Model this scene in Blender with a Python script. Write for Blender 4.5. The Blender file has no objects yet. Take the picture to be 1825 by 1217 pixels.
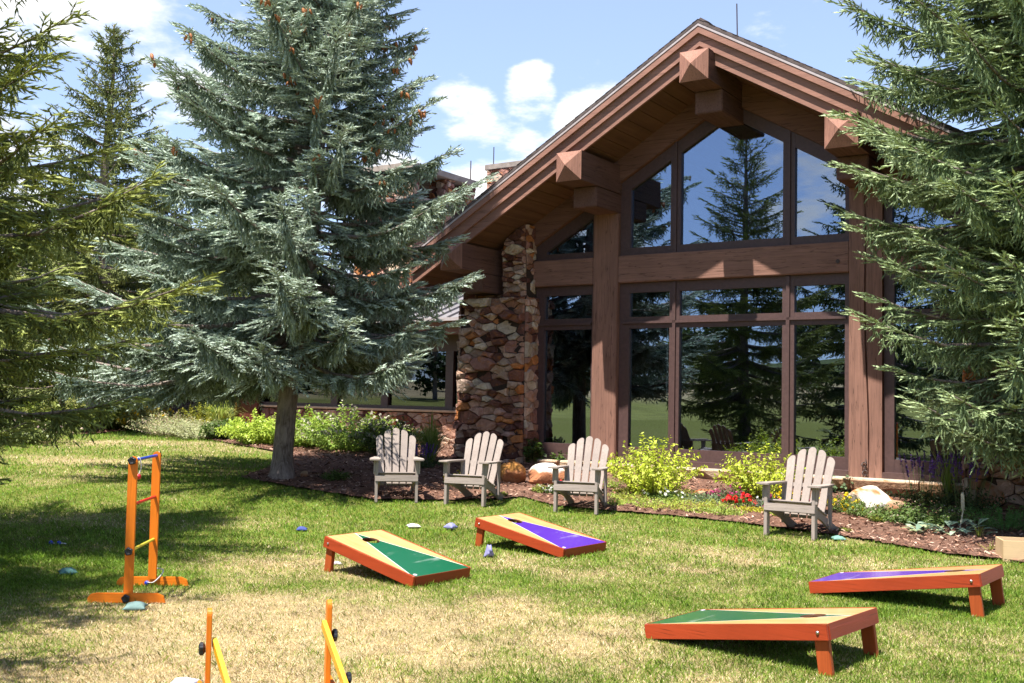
import bpy, bmesh, math, random
import numpy as np
from mathutils import Vector, Matrix
R = math.radians
sc = bpy.context.scene
# ---------------------------------------------------------------- camera
FPX, PITCH, ROLL, HD, CH = 1860.0, .0511, .01947, .5868, 1.52
cam_d = bpy.data.cameras.new("camera"); cam = bpy.data.objects.new("camera", cam_d)
sc.collection.objects.link(cam); sc.camera = cam
cam_d.sensor_width = 36.0; cam_d.lens = FPX / 1825 * 36; cam_d.clip_start = .05; cam_d.clip_end = 3000
cp, sp, cr, sr = math.cos(PITCH), math.sin(PITCH), math.cos(ROLL), math.sin(ROLL)
cam.matrix_world = Matrix(((cr, -sr, 0, 0), (-sp*sr, -sp*cr, -cp, 0), (cp*sr, cp*cr, -sp, CH), (0, 0, 0, 1)))
cam_d.dof.use_dof = False
# ---------------------------------------------------------------- light
U = np.array([math.cos(HD), -math.sin(HD), 0]); NV = np.array([-math.sin(HD), -math.cos(HD), 0])
SUN = Vector(tuple(NV - .175*U + np.array([0, 0, 2.55]))).normalized()
EXPOSURE = 1.36
sun_d = bpy.data.lights.new("sun", 'SUN'); sun_d.energy = 5.0; sun_d.angle = R(.53); sun_d.color = (1, .955, .88)
sun = bpy.data.objects.new("sun", sun_d); sc.collection.objects.link(sun)
sun.rotation_euler = SUN.to_track_quat('Z', 'Y').to_euler(); sun.location = (-20, -20, 40)
world = bpy.data.worlds.new("World"); sc.world = world; world.use_nodes = True
def build_world():
    nt = world.node_tree; nt.nodes.clear(); n = nt.nodes.new; L = nt.links.new
    out = n('ShaderNodeOutputWorld'); bg = n('ShaderNodeBackground'); bg.inputs[1].default_value = .080
    sky = n('ShaderNodeTexSky'); sky.sky_type = 'NISHITA'; sky.sun_disc = False
    sky.sun_elevation = math.asin(SUN.z); sky.sun_rotation = math.atan2(SUN.x, SUN.y)
    sky.altitude = 2000; sky.air_density = 1.0; sky.dust_density = .6; sky.ozone_density = 1.2
    tc = n('ShaderNodeTexCoord'); sep = n('ShaderNodeSeparateXYZ'); L(tc.outputs['Generated'], sep.inputs[0])
    def m(op, a, b=None, c=None, clamp=False):
        q = n('ShaderNodeMath'); q.operation = op; q.use_clamp = clamp
        for i, v in enumerate((a, b, c)):
            if v is None: continue
            if isinstance(v, (int, float)): q.inputs[i].default_value = v
            else: L(v, q.inputs[i])
        return q.outputs[0]
    zc = m('ADD', m('MAXIMUM', sep.outputs[2], 0.0), .22)
    u = m('DIVIDE', sep.outputs[0], zc); v = m('DIVIDE', sep.outputs[1], zc)
    cmb = n('ShaderNodeCombineXYZ'); L(u, cmb.inputs[0]); L(v, cmb.inputs[1]); cmb.inputs[2].default_value = 3.7
    no = n('ShaderNodeTexNoise'); no.inputs['Scale'].default_value = 4.2; no.inputs['Detail'].default_value = 9; no.inputs['Roughness'].default_value = .58
    L(cmb.outputs[0], no.inputs['Vector'])
    cover = None
    # cloud banks: direction (x, y, z), cosine width, strength
    for (x, y, z, w, s) in CLOUDS:
        d = Vector((x, y, z)).normalized()
        vm = n('ShaderNodeVectorMath'); vm.operation = 'DOT_PRODUCT'; L(tc.outputs['Generated'], vm.inputs[0]); vm.inputs[1].default_value = d
        mr = n('ShaderNodeMapRange'); mr.interpolation_type = 'SMOOTHSTEP'
        L(vm.outputs['Value'], mr.inputs[0]); mr.inputs[1].default_value = math.cos(w); mr.inputs[2].default_value = 1.0
        mr.inputs[3].default_value = 0; mr.inputs[4].default_value = s
        cover = mr.outputs[0] if cover is None else m('MAXIMUM', cover, mr.outputs[0])
    dens = m('ADD', m('MULTIPLY', m('SUBTRACT', no.outputs['Fac'], .5), 2.0), cover)
    ramp = n('ShaderNodeMapRange'); ramp.interpolation_type = 'SMOOTHSTEP'; L(dens, ramp.inputs[0])
    ramp.inputs[1].default_value = .24; ramp.inputs[2].default_value = .58
    hz = n('ShaderNodeMapRange'); L(sep.outputs[2], hz.inputs[0]); hz.inputs[1].default_value = -.02; hz.inputs[2].default_value = .05
    fac = m('MULTIPLY', ramp.outputs[0], hz.outputs[0])
    no2 = n('ShaderNodeTexNoise'); no2.inputs['Scale'].default_value = 3.4; no2.inputs['Detail'].default_value = 5
    L(cmb.outputs[0], no2.inputs['Vector'])
    cr_ = n('ShaderNodeMapRange'); L(no2.outputs['Fac'], cr_.inputs[0]); cr_.inputs[1].default_value = .3; cr_.inputs[2].default_value = .65
    mixc = n('ShaderNodeMix'); mixc.data_type = 'RGBA'; L(cr_.outputs[0], mixc.inputs[0])
    mixc.inputs[6].default_value = (4.6, 4.9, 5.6, 1); mixc.inputs[7].default_value = (7.0, 7.0, 7.0, 1)
    # pale summer haze low in the sky
    hzc = n('ShaderNodeMapRange'); L(sep.outputs[2], hzc.inputs[0]); hzc.inputs[1].default_value = 0; hzc.inputs[2].default_value = .75
    hzc.inputs[3].default_value = .42; hzc.inputs[4].default_value = .20
    mh = n('ShaderNodeMix'); mh.data_type = 'RGBA'; L(hzc.outputs[0], mh.inputs[0]); L(sky.outputs[0], mh.inputs[6]); mh.inputs[7].default_value = (5.0, 6.3, 9.4, 1)
    mx = n('ShaderNodeMix'); mx.data_type = 'RGBA'; L(fac, mx.inputs[0]); L(mh.outputs[2], mx.inputs[6]); L(mixc.outputs[2], mx.inputs[7])
    L(mx.outputs[2], bg.inputs[0]); L(bg.outputs[0], out.inputs[0])
CLOUDS = [(-.46, 1, .32, .16, .42), (-.52, 1, .16, .22, .48), (-.30, 1, .40, .07, .34), (-.052, 1, .272, .052, .56), (.014, 1, .292, .040, .56), (.082, 1, .262, .075, .56), (-.02, 1, .215, .085, .46), (-.115, 1, .235, .06, .46), (-.34, 1, .27, .08, .40), (-.10, 1, .10, .14, .42),
          (.55, 1, .20, .10, .42), (-.92, -.45, .17, .09, .55), (-.78, -.62, .20, .08, .55), (-.98, -.25, .14, .08, .5), (-.60, -.8, .15, .10, .5)]
build_world()
vs = sc.view_settings; vs.view_transform = 'Standard'; vs.look = 'None'; vs.exposure = EXPOSURE; vs.gamma = 1.0
sc.render.engine = 'CYCLES'
cy = sc.cycles; cy.use_denoising = True; cy.max_bounces = 8; cy.transparent_max_bounces = 10; cy.diffuse_bounces = 3; cy.glossy_bounces = 4
cy.caustics_reflective = False; cy.caustics_refractive = False; cy.sample_clamp_indirect = 6
try: cy.denoiser = 'OPENIMAGEDENOISE'; cy.denoising_prefilter = 'ACCURATE'
except Exception: pass
# ---------------------------------------------------------------- placing
def terrain(x, y):
    y = np.asarray(y, float); t = np.clip((y-10.5)/11.0, 0, 1)
    return .38*t*t*(3-2*t) + .01*np.clip(y-20, 0, 200)
def ray(px, py):
    X = (px-912.5)/FPX; Y = -(py-608.5)/FPX
    xx = X*cr - Y*sr; u = X*sr + Y*cr
    return np.array([xx, cp-u*sp, sp+u*cp])
def at(px, py, dz=0.0):                       # where the ground is seen at this pixel of the photograph
    d = ray(px, py); a, b = 1.0, 80.0
    for _ in range(50):
        t = (a+b)/2
        if CH + d[2]*t > terrain(0, d[1]*t) + dz: a = t
        else: b = t
    return Vector((d[0]*t, d[1]*t, CH+d[2]*t))
def atY(px, py, Y):
    d = ray(px, py); t = Y/d[1]; return Vector((d[0]*t, Y, CH+d[2]*t))
# ---------------------------------------------------------------- materials
def clamp01(v): return max(0.0, min(1.0, v))
class NT:
    def __init__(s, name):
        s.m = bpy.data.materials.new(name); s.m.use_nodes = True; s.t = s.m.node_tree; s.t.nodes.clear()
        s.out = s.n('ShaderNodeOutputMaterial'); s.b = s.n('ShaderNodeBsdfPrincipled'); s.l(s.b.outputs[0], s.out.inputs[0])
    def n(s, k, **kw):
        q = s.t.nodes.new(k)
        for a, v in kw.items(): setattr(q, a, v)
        return q
    def l(s, a, b): s.t.links.new(a, b)
    def coord(s, scale=(1, 1, 1), kind='Object', rot=(0, 0, 0)):
        c = s.n('ShaderNodeTexCoord'); mp = s.n('ShaderNodeMapping'); s.l(c.outputs[kind], mp.inputs[0])
        mp.inputs['Scale'].default_value = scale; mp.inputs['Rotation'].default_value = rot; return mp.outputs[0]
    def noise(s, co, scale, detail=4, rough=.55, dist=0):
        q = s.n('ShaderNodeTexNoise'); q.inputs['Scale'].default_value = scale; q.inputs['Detail'].default_value = detail
        q.inputs['Roughness'].default_value = rough; q.inputs['Distortion'].default_value = dist
        s.l(co, q.inputs['Vector']); return q.outputs['Fac']
    def rng(s, v, a, b, c=0., d=1.):
        q = s.n('ShaderNodeMapRange'); s.l(v, q.inputs[0])
        for i, x in enumerate((a, b, c, d)): q.inputs[i+1].default_value = x
        return q.outputs[0]
    def mix(s, f, a, b, mode='MIX'):
        q = s.n('ShaderNodeMix', data_type='RGBA', blend_type=mode)
        if isinstance(f, (int, float)): q.inputs[0].default_value = f
        else: s.l(f, q.inputs[0])
        for i, x in ((6, a), (7, b)):
            if isinstance(x, tuple): q.inputs[i].default_value = (*x, 1)
            else: s.l(x, q.inputs[i])
        return q.outputs[2]
    def math(s, op, a, b=0.0):
        q = s.n('ShaderNodeMath', operation=op)
        for i, x in ((0, a), (1, b)):
            if isinstance(x, (int, float)): q.inputs[i].default_value = x
            else: s.l(x, q.inputs[i])
        return q.outputs[0]
    def bump(s, h, strength, dist=.01):
        q = s.n('ShaderNodeBump'); q.inputs['Strength'].default_value = strength; q.inputs['Distance'].default_value = dist
        s.l(h, q.inputs['Height']); s.l(q.outputs[0], s.b.inputs['Normal'])
    def fin(s, col, rough=.7, spec=.4, metal=0):
        if isinstance(col, tuple): s.b.inputs['Base Color'].default_value = (*col, 1)
        else: s.l(col, s.b.inputs['Base Color'])
        if isinstance(rough, (int, float)): s.b.inputs['Roughness'].default_value = rough
        else: s.l(rough, s.b.inputs['Roughness'])
        s.b.inputs['Specular IOR Level'].default_value = spec; s.b.inputs['Metallic'].default_value = metal
        return s.m
def plain(name, col, rough=.6, spec=.4, metal=0, var=.25, scale=12, bump=.1):
    t = NT(name); co = t.coord(); f = t.noise(co, scale, 5)
    c = t.mix(t.rng(f, .3, .7), tuple(v*(1-var) for v in col), tuple(min(1, v*(1+var)) for v in col))
    if bump: t.bump(t.noise(co, scale*4, 3), bump, .01)
    return t.fin(c, rough, spec, metal)
def wood(name, col, axis, dark=.55, bumpy=.5, rough=.75, fine=30., spec=.25, blotch=.25):
    sc_ = [fine]*3; sc_[axis] = fine*.035
    t = NT(name); co = t.coord(tuple(sc_)); w = t.noise(co, 1.0, 6, .65, .6)
    sc2 = [3.]*3; sc2[axis] = .7
    b = t.noise(t.coord(tuple(sc2)), 1.0, 4)
    c = t.mix(t.rng(w, .32, .62), tuple(v*dark for v in col), col)
    c = t.mix(t.rng(b, .35, .7, 0, blotch), c, tuple(v*1.5 for v in col))
    sc3 = [fine*3.]*3; sc3[axis] = fine*.1
    k = t.noise(t.coord(tuple(sc3)), 1.0, 2)
    c = t.mix(t.rng(k, .27, .36, .75, 0), c, tuple(v*.18 for v in col))
    w2 = t.noise(t.coord((1.3, 1.3, 1.3)), 1.0, 5, .6, .5); c = t.mix(t.rng(w2, .42, .62, 0, .45), c, tuple(v*.62 for v in col))
    oi = t.n('ShaderNodeObjectInfo'); c = t.mix(t.rng(oi.outputs['Random'], 0, 1, 0, .30), c, tuple(v*.70 for v in col))
    sc4 = [fine*.5]*3; sc4[axis] = fine*.022; ck = t.noise(t.coord(tuple(sc4)), 1.0, 3, .5, .2); kk = t.math('ABSOLUTE', t.math('SUBTRACT', ck, .5)); c = t.mix(t.rng(kk, .003, .010, .7 if bumpy > .3 else 0, 0), c, tuple(v*.2 for v in col))
    t.bump(w, bumpy, .012)
    return t.fin(c, rough, spec)
def vcol(name, rough=.7, spec=.3, var=.2, scale=20, trans=0.0, bump=.0, bscale=60, attr='Col', gain=1.0):
    t = NT(name); a = t.n('ShaderNodeAttribute', attribute_name=attr); co = t.coord()
    f = t.noise(co, scale, 4)
    g = t.n('ShaderNodeCombineXYZ'); v = t.rng(f, .25, .75, (1-var)*gain, (1+var)*gain)
    for i in range(3): t.l(v, g.inputs[i])
    c = t.mix(1.0, a.outputs['Color'], g.outputs[0], 'MULTIPLY')
    if bump: t.bump(t.noise(co, bscale, 6), bump, .02)
    m = t.fin(c, rough, spec)
    if trans:
        tr = t.n('ShaderNodeBsdfTranslucent'); t.l(c, tr.inputs[0]); mx = t.n('ShaderNodeMixShader'); mx.inputs[0].default_value = trans
        t.l(t.b.outputs[0], mx.inputs[1]); t.l(tr.outputs[0], mx.inputs[2]); t.l(mx.outputs[0], t.out.inputs[0])
    return m
# ---------------------------------------------------------------- object plumbing
COL = sc.collection
def tag(o, label=None, cat=None, group=None, kind=None):
    if label: o['label'] = label
    if cat: o['category'] = cat
    if group: o['group'] = group
    if kind: o['kind'] = kind
    return o
def empty(name, loc=(0, 0, 0), rz=0.0, label=None, cat=None, group=None):
    o = bpy.data.objects.new(name, None); COL.objects.link(o); o.location = loc; o.rotation_euler = (0, 0, rz); o.empty_display_size = .2
    return tag(o, label, cat, group)
def finish(me, name, mats, parent, smooth=False):
    if not isinstance(mats, (list, tuple)): mats = [mats]
    for m in mats: me.materials.append(m)
    if smooth: me.polygons.foreach_set('use_smooth', [True]*len(me.polygons))
    o = bpy.data.objects.new(name, me); COL.objects.link(o); o.parent = parent
    return o
def copy_tree(o, parent=None):
    c = o.copy(); COL.objects.link(c); c.parent = parent
    for ch in o.children: copy_tree(ch, c)
    return c
class MB:
    def __init__(s): s.v = []; s.f = []; s.mi = []
    def add(s, vs_, fs, mi=0):
        b = len(s.v); s.v += [tuple(v) for v in vs_]; s.f += [tuple(b+i for i in f) for f in fs]; s.mi += [mi]*len(fs); return s
    def hexa(s, p, mi=0):                     # eight corners: bottom ring, top ring
        return s.add(p, [(3, 2, 1, 0), (4, 5, 6, 7), (0, 1, 5, 4), (1, 2, 6, 5), (2, 3, 7, 6), (3, 0, 4, 7)], mi)
    def box(s, x0, x1, y0, y1, z0, z1, mi=0, M=None):
        x0, x1 = sorted((x0, x1)); y0, y1 = sorted((y0, y1)); z0, z1 = sorted((z0, z1))
        p = [(x0, y0, z0), (x1, y0, z0), (x1, y1, z0), (x0, y1, z0), (x0, y0, z1), (x1, y0, z1), (x1, y1, z1), (x0, y1, z1)]
        if M is not None: p = [tuple(M @ Vector(q)) for q in p]
        return s.hexa(p, mi)
    def prism(s, prof, y0, y1, mi=0, M=None, axis='y'):   # outline in x,z pushed along y (or x,y along z)
        n = len(prof)
        if axis == 'y': p = [(a, y0, b) for a, b in prof] + [(a, y1, b) for a, b in prof]
        elif axis == 'z': p = [(a, b, y0) for a, b in prof] + [(a, b, y1) for a, b in prof]
        else: p = [(y0, a, b) for a, b in prof] + [(y1, a, b) for a, b in prof]
        if M is not None: p = [tuple(M @ Vector(q)) for q in p]
        return s.add(p, [tuple(range(n)), tuple(range(2*n-1, n-1, -1))] + [(i, i+n, (i+1) % n+n, (i+1) % n) for i in range(n)], mi)
    def tube(s, pts, r, n=8, mi=0, cap=True):
        pts = [Vector(p) for p in pts]; rs = r if isinstance(r, (list, tuple)) else [r]*len(pts); rings = []; b = len(s.v)
        for i, p in enumerate(pts):
            d = (pts[min(i+1, len(pts)-1)]-pts[max(i-1, 0)]).normalized()
            a = d.orthogonal().normalized() if i == 0 else (pa - d*pa.dot(d)).normalized()
            pa = a; c = d.cross(a)
            for k in range(n):
                t = 2*math.pi*k/n; s.v.append(tuple(p+(a*math.cos(t)+c*math.sin(t))*rs[i]))
        for i in range(len(pts)-1):
            for k in range(n):
                q = (b+i*n+k, b+i*n+(k+1) % n, b+(i+1)*n+(k+1) % n, b+(i+1)*n+k); s.f.append(q); s.mi.append(mi)
        if cap:
            s.f.append(tuple(b+k for k in range(n))[::-1]); s.mi.append(mi)
            s.f.append(tuple(b+(len(pts)-1)*n+k for k in range(n))); s.mi.append(mi)
        return s
    def build(s, name, mats, parent=None, bevel=0, smooth=False, seg=2):
        me = bpy.data.meshes.new(name); me.from_pydata(s.v, [], s.f); me.update()
        bm = bmesh.new(); bm.from_mesh(me); bmesh.ops.recalc_face_normals(bm, faces=bm.faces)
        if bevel: bmesh.ops.bevel(bm, geom=[e for e in bm.edges if len(e.link_faces) == 2 and e.calc_face_angle(0) > .5], offset=bevel, segments=seg, affect='EDGES', clamp_overlap=True)
        bm.to_mesh(me); bm.free()
        if not bevel and len(s.mi) == len(me.polygons): me.polygons.foreach_set('material_index', s.mi)
        return finish(me, name, mats, parent, smooth)
def npmesh(name, V, nper, mats, parent=None, col=None, F=None, smooth=False):
    """V: (n*nper,3) with each run of nper vertices one face, or F given"""
    me = bpy.data.meshes.new(name); V = np.ascontiguousarray(V, np.float32)
    if F is None: F = np.arange(len(V), dtype=np.int32).reshape(-1, nper)
    F = np.ascontiguousarray(F, np.int32); nf, k = F.shape
    me.vertices.add(len(V)); me.vertices.foreach_set('co', V.ravel())
    me.loops.add(nf*k); me.loops.foreach_set('vertex_index', F.ravel())
    me.polygons.add(nf); me.polygons.foreach_set('loop_start', np.arange(0, nf*k, k, dtype=np.int32))
    me.update(calc_edges=True)
    if col is not None:
        at_ = me.color_attributes.new('Col', 'FLOAT_COLOR', 'POINT'); c = np.ones((len(V), 4), np.float32); c[:, :3] = col
        at_.data.foreach_set('color', c.ravel())
    return finish(me, name, mats, parent, smooth)
def unit(a): return a/np.maximum(np.linalg.norm(a, axis=-1, keepdims=True), 1e-9)
_lat = {}
def vnoise(x, y, scale, seed=0):
    if seed not in _lat: _lat[seed] = np.random.RandomState(seed).rand(256, 256)
    g = _lat[seed]; x = np.asarray(x)/scale+1000; y = np.asarray(y)/scale+1000
    xi = np.floor(x).astype(int); yi = np.floor(y).astype(int); fx = x-xi; fy = y-yi; fx = fx*fx*(3-2*fx); fy = fy*fy*(3-2*fy)
    a = g[xi % 256, yi % 256]; b = g[(xi+1) % 256, yi % 256]; c = g[xi % 256, (yi+1) % 256]; d = g[(xi+1) % 256, (yi+1) % 256]
    return a*(1-fx)*(1-fy)+b*fx*(1-fy)+c*(1-fx)*fy+d*fx*fy
def inpoly(x, y, P):
    x = np.asarray(x); y = np.asarray(y); r = np.zeros(x.shape, bool); n = len(P)
    for i in range(n):
        x0, y0 = P[i]; x1, y1 = P[(i+1) % n]
        c = ((y0 > y) != (y1 > y)); r ^= c & (x < (x1-x0)*(y-y0)/((y1-y0) if y1 != y0 else 1e-9)+x0)
    return r
# ================================================================ THE LODGE
BRN = (.285, .148, .108)
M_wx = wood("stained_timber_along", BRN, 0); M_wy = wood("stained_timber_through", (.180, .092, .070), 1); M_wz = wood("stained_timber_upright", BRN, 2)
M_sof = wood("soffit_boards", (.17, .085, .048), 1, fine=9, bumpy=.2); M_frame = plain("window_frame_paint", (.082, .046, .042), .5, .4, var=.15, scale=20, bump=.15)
M_end = wood("timber_end_grain", (.36, .175, .125), 2, fine=60, blotch=.4)
M_dark = plain("dark_void", (.012, .010, .010), .9, .1)
M_mortar = plain("mortar", (.055, .038, .030), .95, .1, scale=30, bump=.5)
t = NT("rubble_stone"); a_ = t.n('ShaderNodeAttribute', attribute_name='Col'); f = t.noise(t.coord(), 9, 6, .65, .4); g = t.noise(t.coord((1, 1, 1.6)), 5.5, 4, .6, .8); h_ = t.noise(t.coord(), 21, 5, .7)
c = t.mix(t.rng(f, .3, .68), t.mix(1.0, a_.outputs['Color'], (.60, .54, .50), 'MULTIPLY'), a_.outputs['Color']); c = t.mix(t.rng(g, .56, .70, 0, .7), c, (.46, .17, .045)); c = t.mix(t.rng(h_, .62, .75, 0, .55), c, (.62, .52, .42))
t.bump(t.math('ADD', t.math('MULTIPLY', f, 1.0), t.math('MULTIPLY', h_, .5)), 1.0, .06); M_stone = t.fin(c, .85, .25)
M_shing = plain("roof_shingles", (.11, .085, .08), .9, .2, scale=6, var=.4, bump=.4)
M_metal = plain("drip_edge_metal", (.42, .36, .36), .45, .5, var=.1)
M_concrete = plain("chimney_cap_concrete", (.30, .25, .22), .9, .2, scale=5, bump=.3)
M_iron = plain("rusty_iron", (.05, .03, .025), .6, .5, scale=40)
M_slab = plain("sandstone_slab", (.52, .36, .24), .85, .2, scale=4, var=.35, bump=.6)
def glass_mat(name, tint=(.55, .62, .62), refl=.24):
    t = NT(name); t.t.nodes.remove(t.b)
    gl = t.n('ShaderNodeBsdfGlossy'); gl.inputs['Roughness'].default_value = 0; gl.inputs[0].default_value = (.62, .74, .97, 1)
    tr = t.n('ShaderNodeBsdfTransparent'); tr.inputs[0].default_value = (*tint, 1)
    fr = t.n('ShaderNodeFresnel'); fr.inputs[0].default_value = 1.5
    f = t.rng(fr.outputs[0], 0, 1, refl, 1.0)
    bp = t.n('ShaderNodeBump'); bp.inputs['Strength'].default_value = .05; bp.inputs['Distance'].default_value = .01
    t.l(t.noise(t.coord(), 1.1, 1), bp.inputs['Height']); t.l(bp.outputs[0], gl.inputs['Normal'])
    mx = t.n('ShaderNodeMixShader'); t.l(f, mx.inputs[0]); t.l(tr.outputs[0], mx.inputs[1]); t.l(gl.outputs[0], mx.inputs[2]); t.l(mx.outputs[0], t.out.inputs[0])
    return t.m
M_glass = glass_mat("window_glass")
P0 = Vector((5.01230824, 15.5, 0))
lodge = empty('timber_lodge', P0, -HD, 'timber and stone lodge with a steep gable over tall dark-framed windows', 'building')
AC = -1.94; SL = .585
def rz(a, top): return top - SL*abs(a-AC)
def lb(name, a0, a1, o0, o1, z0, z1, mat, bevel=.008, parent=None):       # box in the lodge's frame: along, out, up
    return MB().box(a0, a1, -o1, -o0, z0, z1).build(name, mat, parent or lodge, bevel)
# posts, the right one with a long drying crack
def cracked_post(a0, a1, z0, z1, name):
    y0, y1 = -.006, .42; zs = [z0+(z1-z0)*i/26 for i in range(27)]; sec = []
    rnd = random.Random(3)
    for i, z in enumerate(zs):
        t = i/26; c = a0+(a1-a0)*(.60-.16*t+.03*math.sin(t*9)); w = .013*max(0, 1-((t-.48)/.50)**2)**.5+.0008; dp = .07
        a = a0; b = a1
        sec.append([(a, y1, z), (a, y0, z), (c-w, y0, z), (c, y0+dp*(.2+w*50), z), (c+w, y0, z), (b, y0, z), (b, y1, z)])
    m = MB(); n = 7; V = [p for s_ in sec for p in s_]; F = []
    for i in range(26):
        for k in range(n): F.append((i*n+k, i*n+(k+1) % n, (i+1)*n+(k+1) % n, (i+1)*n+k))
    F += [tuple(range(n)), tuple(range(26*n+n-1, 26*n-1, -1))]
    m.add(V, F); return m.build(name, M_wz, lodge)
cracked_post(0, .48, .40, 4.75, 'timber_post')
lb('timber_post', -4.365, -3.89, -.42, .006, .43, 4.66, M_wz, .012)
lb('tie_beam', -3.885, -.004, -.30, 0, 3.455, 3.915, M_wx, .012)
lb('tie_beam', -5.60, -4.37, -.30, 0, 3.455, 3.915, M_wx, .012)
lb('tie_beam', .484, 1.80, -.30, 0, 3.455, 3.915, M_wx, .012)
# rafters lying in the gable wall
for s in (-1, 1):
    e = 5.2; a1 = AC+s*e; g = AC+s*.232
    m = MB().prism([(g, rz(g, 6.31)), (a1, rz(a1, 6.31)), (a1, rz(a1, 6.74)), (g, rz(g, 6.74))], 0.0, .28)
    m.build('rafter', wood("stained_timber_rafter", (.20, .098, .070), 0, fine=20), lodge, .01)
# outlooker beams with pyramid ends and their corbels
def outlooker(a0, z0, o1, ztop):
    m = MB(); a1 = a0+.465; z1 = ztop; t = .13; c = ((a0+a1)/2, -(o1+t), (z0+z1)/2)
    m.add([(a0, .3, z0), (a1, .3, z0), (a1, .3, z1), (a0, .3, z1), (a0, -o1, z0), (a1, -o1, z0), (a1, -o1, z1), (a0, -o1, z1), c],
          [(0, 1, 2, 3), (0, 4, 5, 1), (1, 5, 6, 2), (2, 6, 7, 3), (3, 7, 4, 0)], 0)
    m.add([(a0, -o1, z0), (a1, -o1, z0), (a1, -o1, z1), (a0, -o1, z1), c], [(0, 4, 1), (1, 4, 2), (2, 4, 3), (3, 4, 0)], 1)
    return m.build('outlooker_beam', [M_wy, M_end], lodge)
def corbel(a0, a1, z0, z1, o1):
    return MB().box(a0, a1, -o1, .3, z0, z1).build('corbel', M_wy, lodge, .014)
outlooker(-2.17, 6.285, 1.35, 6.75); corbel(-2.16, -1.71, 5.93, 6.278, .79)
outlooker(-4.34, 4.985, 1.32, 5.46); corbel(-4.33, -3.885, 4.645, 4.978, .78)
outlooker(.0, 5.045, 1.24, 5.52); corbel(.0, .455, 4.71, 5.038, .68)
outlooker(-6.72, 3.675, 1.25, 4.13); corbel(-6.71, -6.25, 3.335, 3.668, .62)
outlooker(2.36, 3.675, 1.25, 4.13); corbel(2.36, 2.82, 3.335, 3.668, .62)
# roof: slabs, shingle courses, stepped fascias, soffit
TOP = 7.27; HS = 5.55
m = MB()
for s in (-1, 1):
    e = AC+s*HS
    m.prism([(AC, TOP), (e, rz(e, TOP)), (e, rz(e, TOP-.055)), (AC, TOP-.055)], -1.216, 10.0)
    n = 60
    for i in range(n):                        # shingle butts show as small steps on the slope
        h0 = HS*i/n; h1 = HS*(i+1)/n; a0, a1 = AC+s*h0, AC+s*h1
        m.prism([(a0, rz(a0, TOP)+.002), (a1, rz(a1, TOP)+.008), (a1, rz(a1, TOP)+.001), (a0, rz(a0, TOP)+.001)], -1.222+.004*(i % 2), 10.0)
m.prism([(AC-.14, rz(AC-.14, TOP)+.045), (AC, TOP+.055), (AC+.14, rz(AC+.14, TOP)+.045), (AC, TOP+.01)], -1.12, 10.0)
roof = m.build('roof', M_shing, lodge)
m = MB()
for s in (-1, 1):
    e = AC+s*(HS-.01); m.prism([(AC, TOP-.058), (e, rz(e, TOP-.058)), (e, rz(e, TOP-.098)), (AC, TOP-.098)], -1.212, -1.16)
m.build('drip_edge', M_metal, lodge)
for k, (t0, t1, o) in enumerate(((.10, .205, 1.204), (.12, .395, 1.156), (.12, .58, 1.108))):
    m = MB()
    for s in (-1, 1):
        e = AC+s*(HS-.03); m.prism([(AC, TOP-t0), (e, rz(e, TOP-t0)), (e, rz(e, TOP-t1)), (AC, TOP-t1)], -o, -o+.042)
    m.build('fascia_board', wood("fascia_timber", (.33, .168, .125), 0, fine=18, dark=.7, bumpy=.25), lodge)
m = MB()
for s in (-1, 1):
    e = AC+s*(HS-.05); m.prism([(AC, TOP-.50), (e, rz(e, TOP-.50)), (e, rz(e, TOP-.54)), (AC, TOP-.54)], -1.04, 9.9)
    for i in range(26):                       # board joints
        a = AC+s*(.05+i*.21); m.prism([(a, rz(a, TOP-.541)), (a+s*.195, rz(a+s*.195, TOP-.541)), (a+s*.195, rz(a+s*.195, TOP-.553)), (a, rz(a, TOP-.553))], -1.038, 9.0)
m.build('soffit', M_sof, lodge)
for s in (-1, 1):                             # eave boards
    e = AC+s*(HS-.06); m = MB().box(e-.02, e+.02, -1.0, 9.8, rz(e, TOP-.60), rz(e, TOP-.06)); m.build('eave_board', M_wy, lodge)
MB().tube([(AC+.02, .35, TOP-.05), (AC+.0, .35, TOP+.75)], .011, 6).build('lightning_rod', M_iron, lodge)
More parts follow.
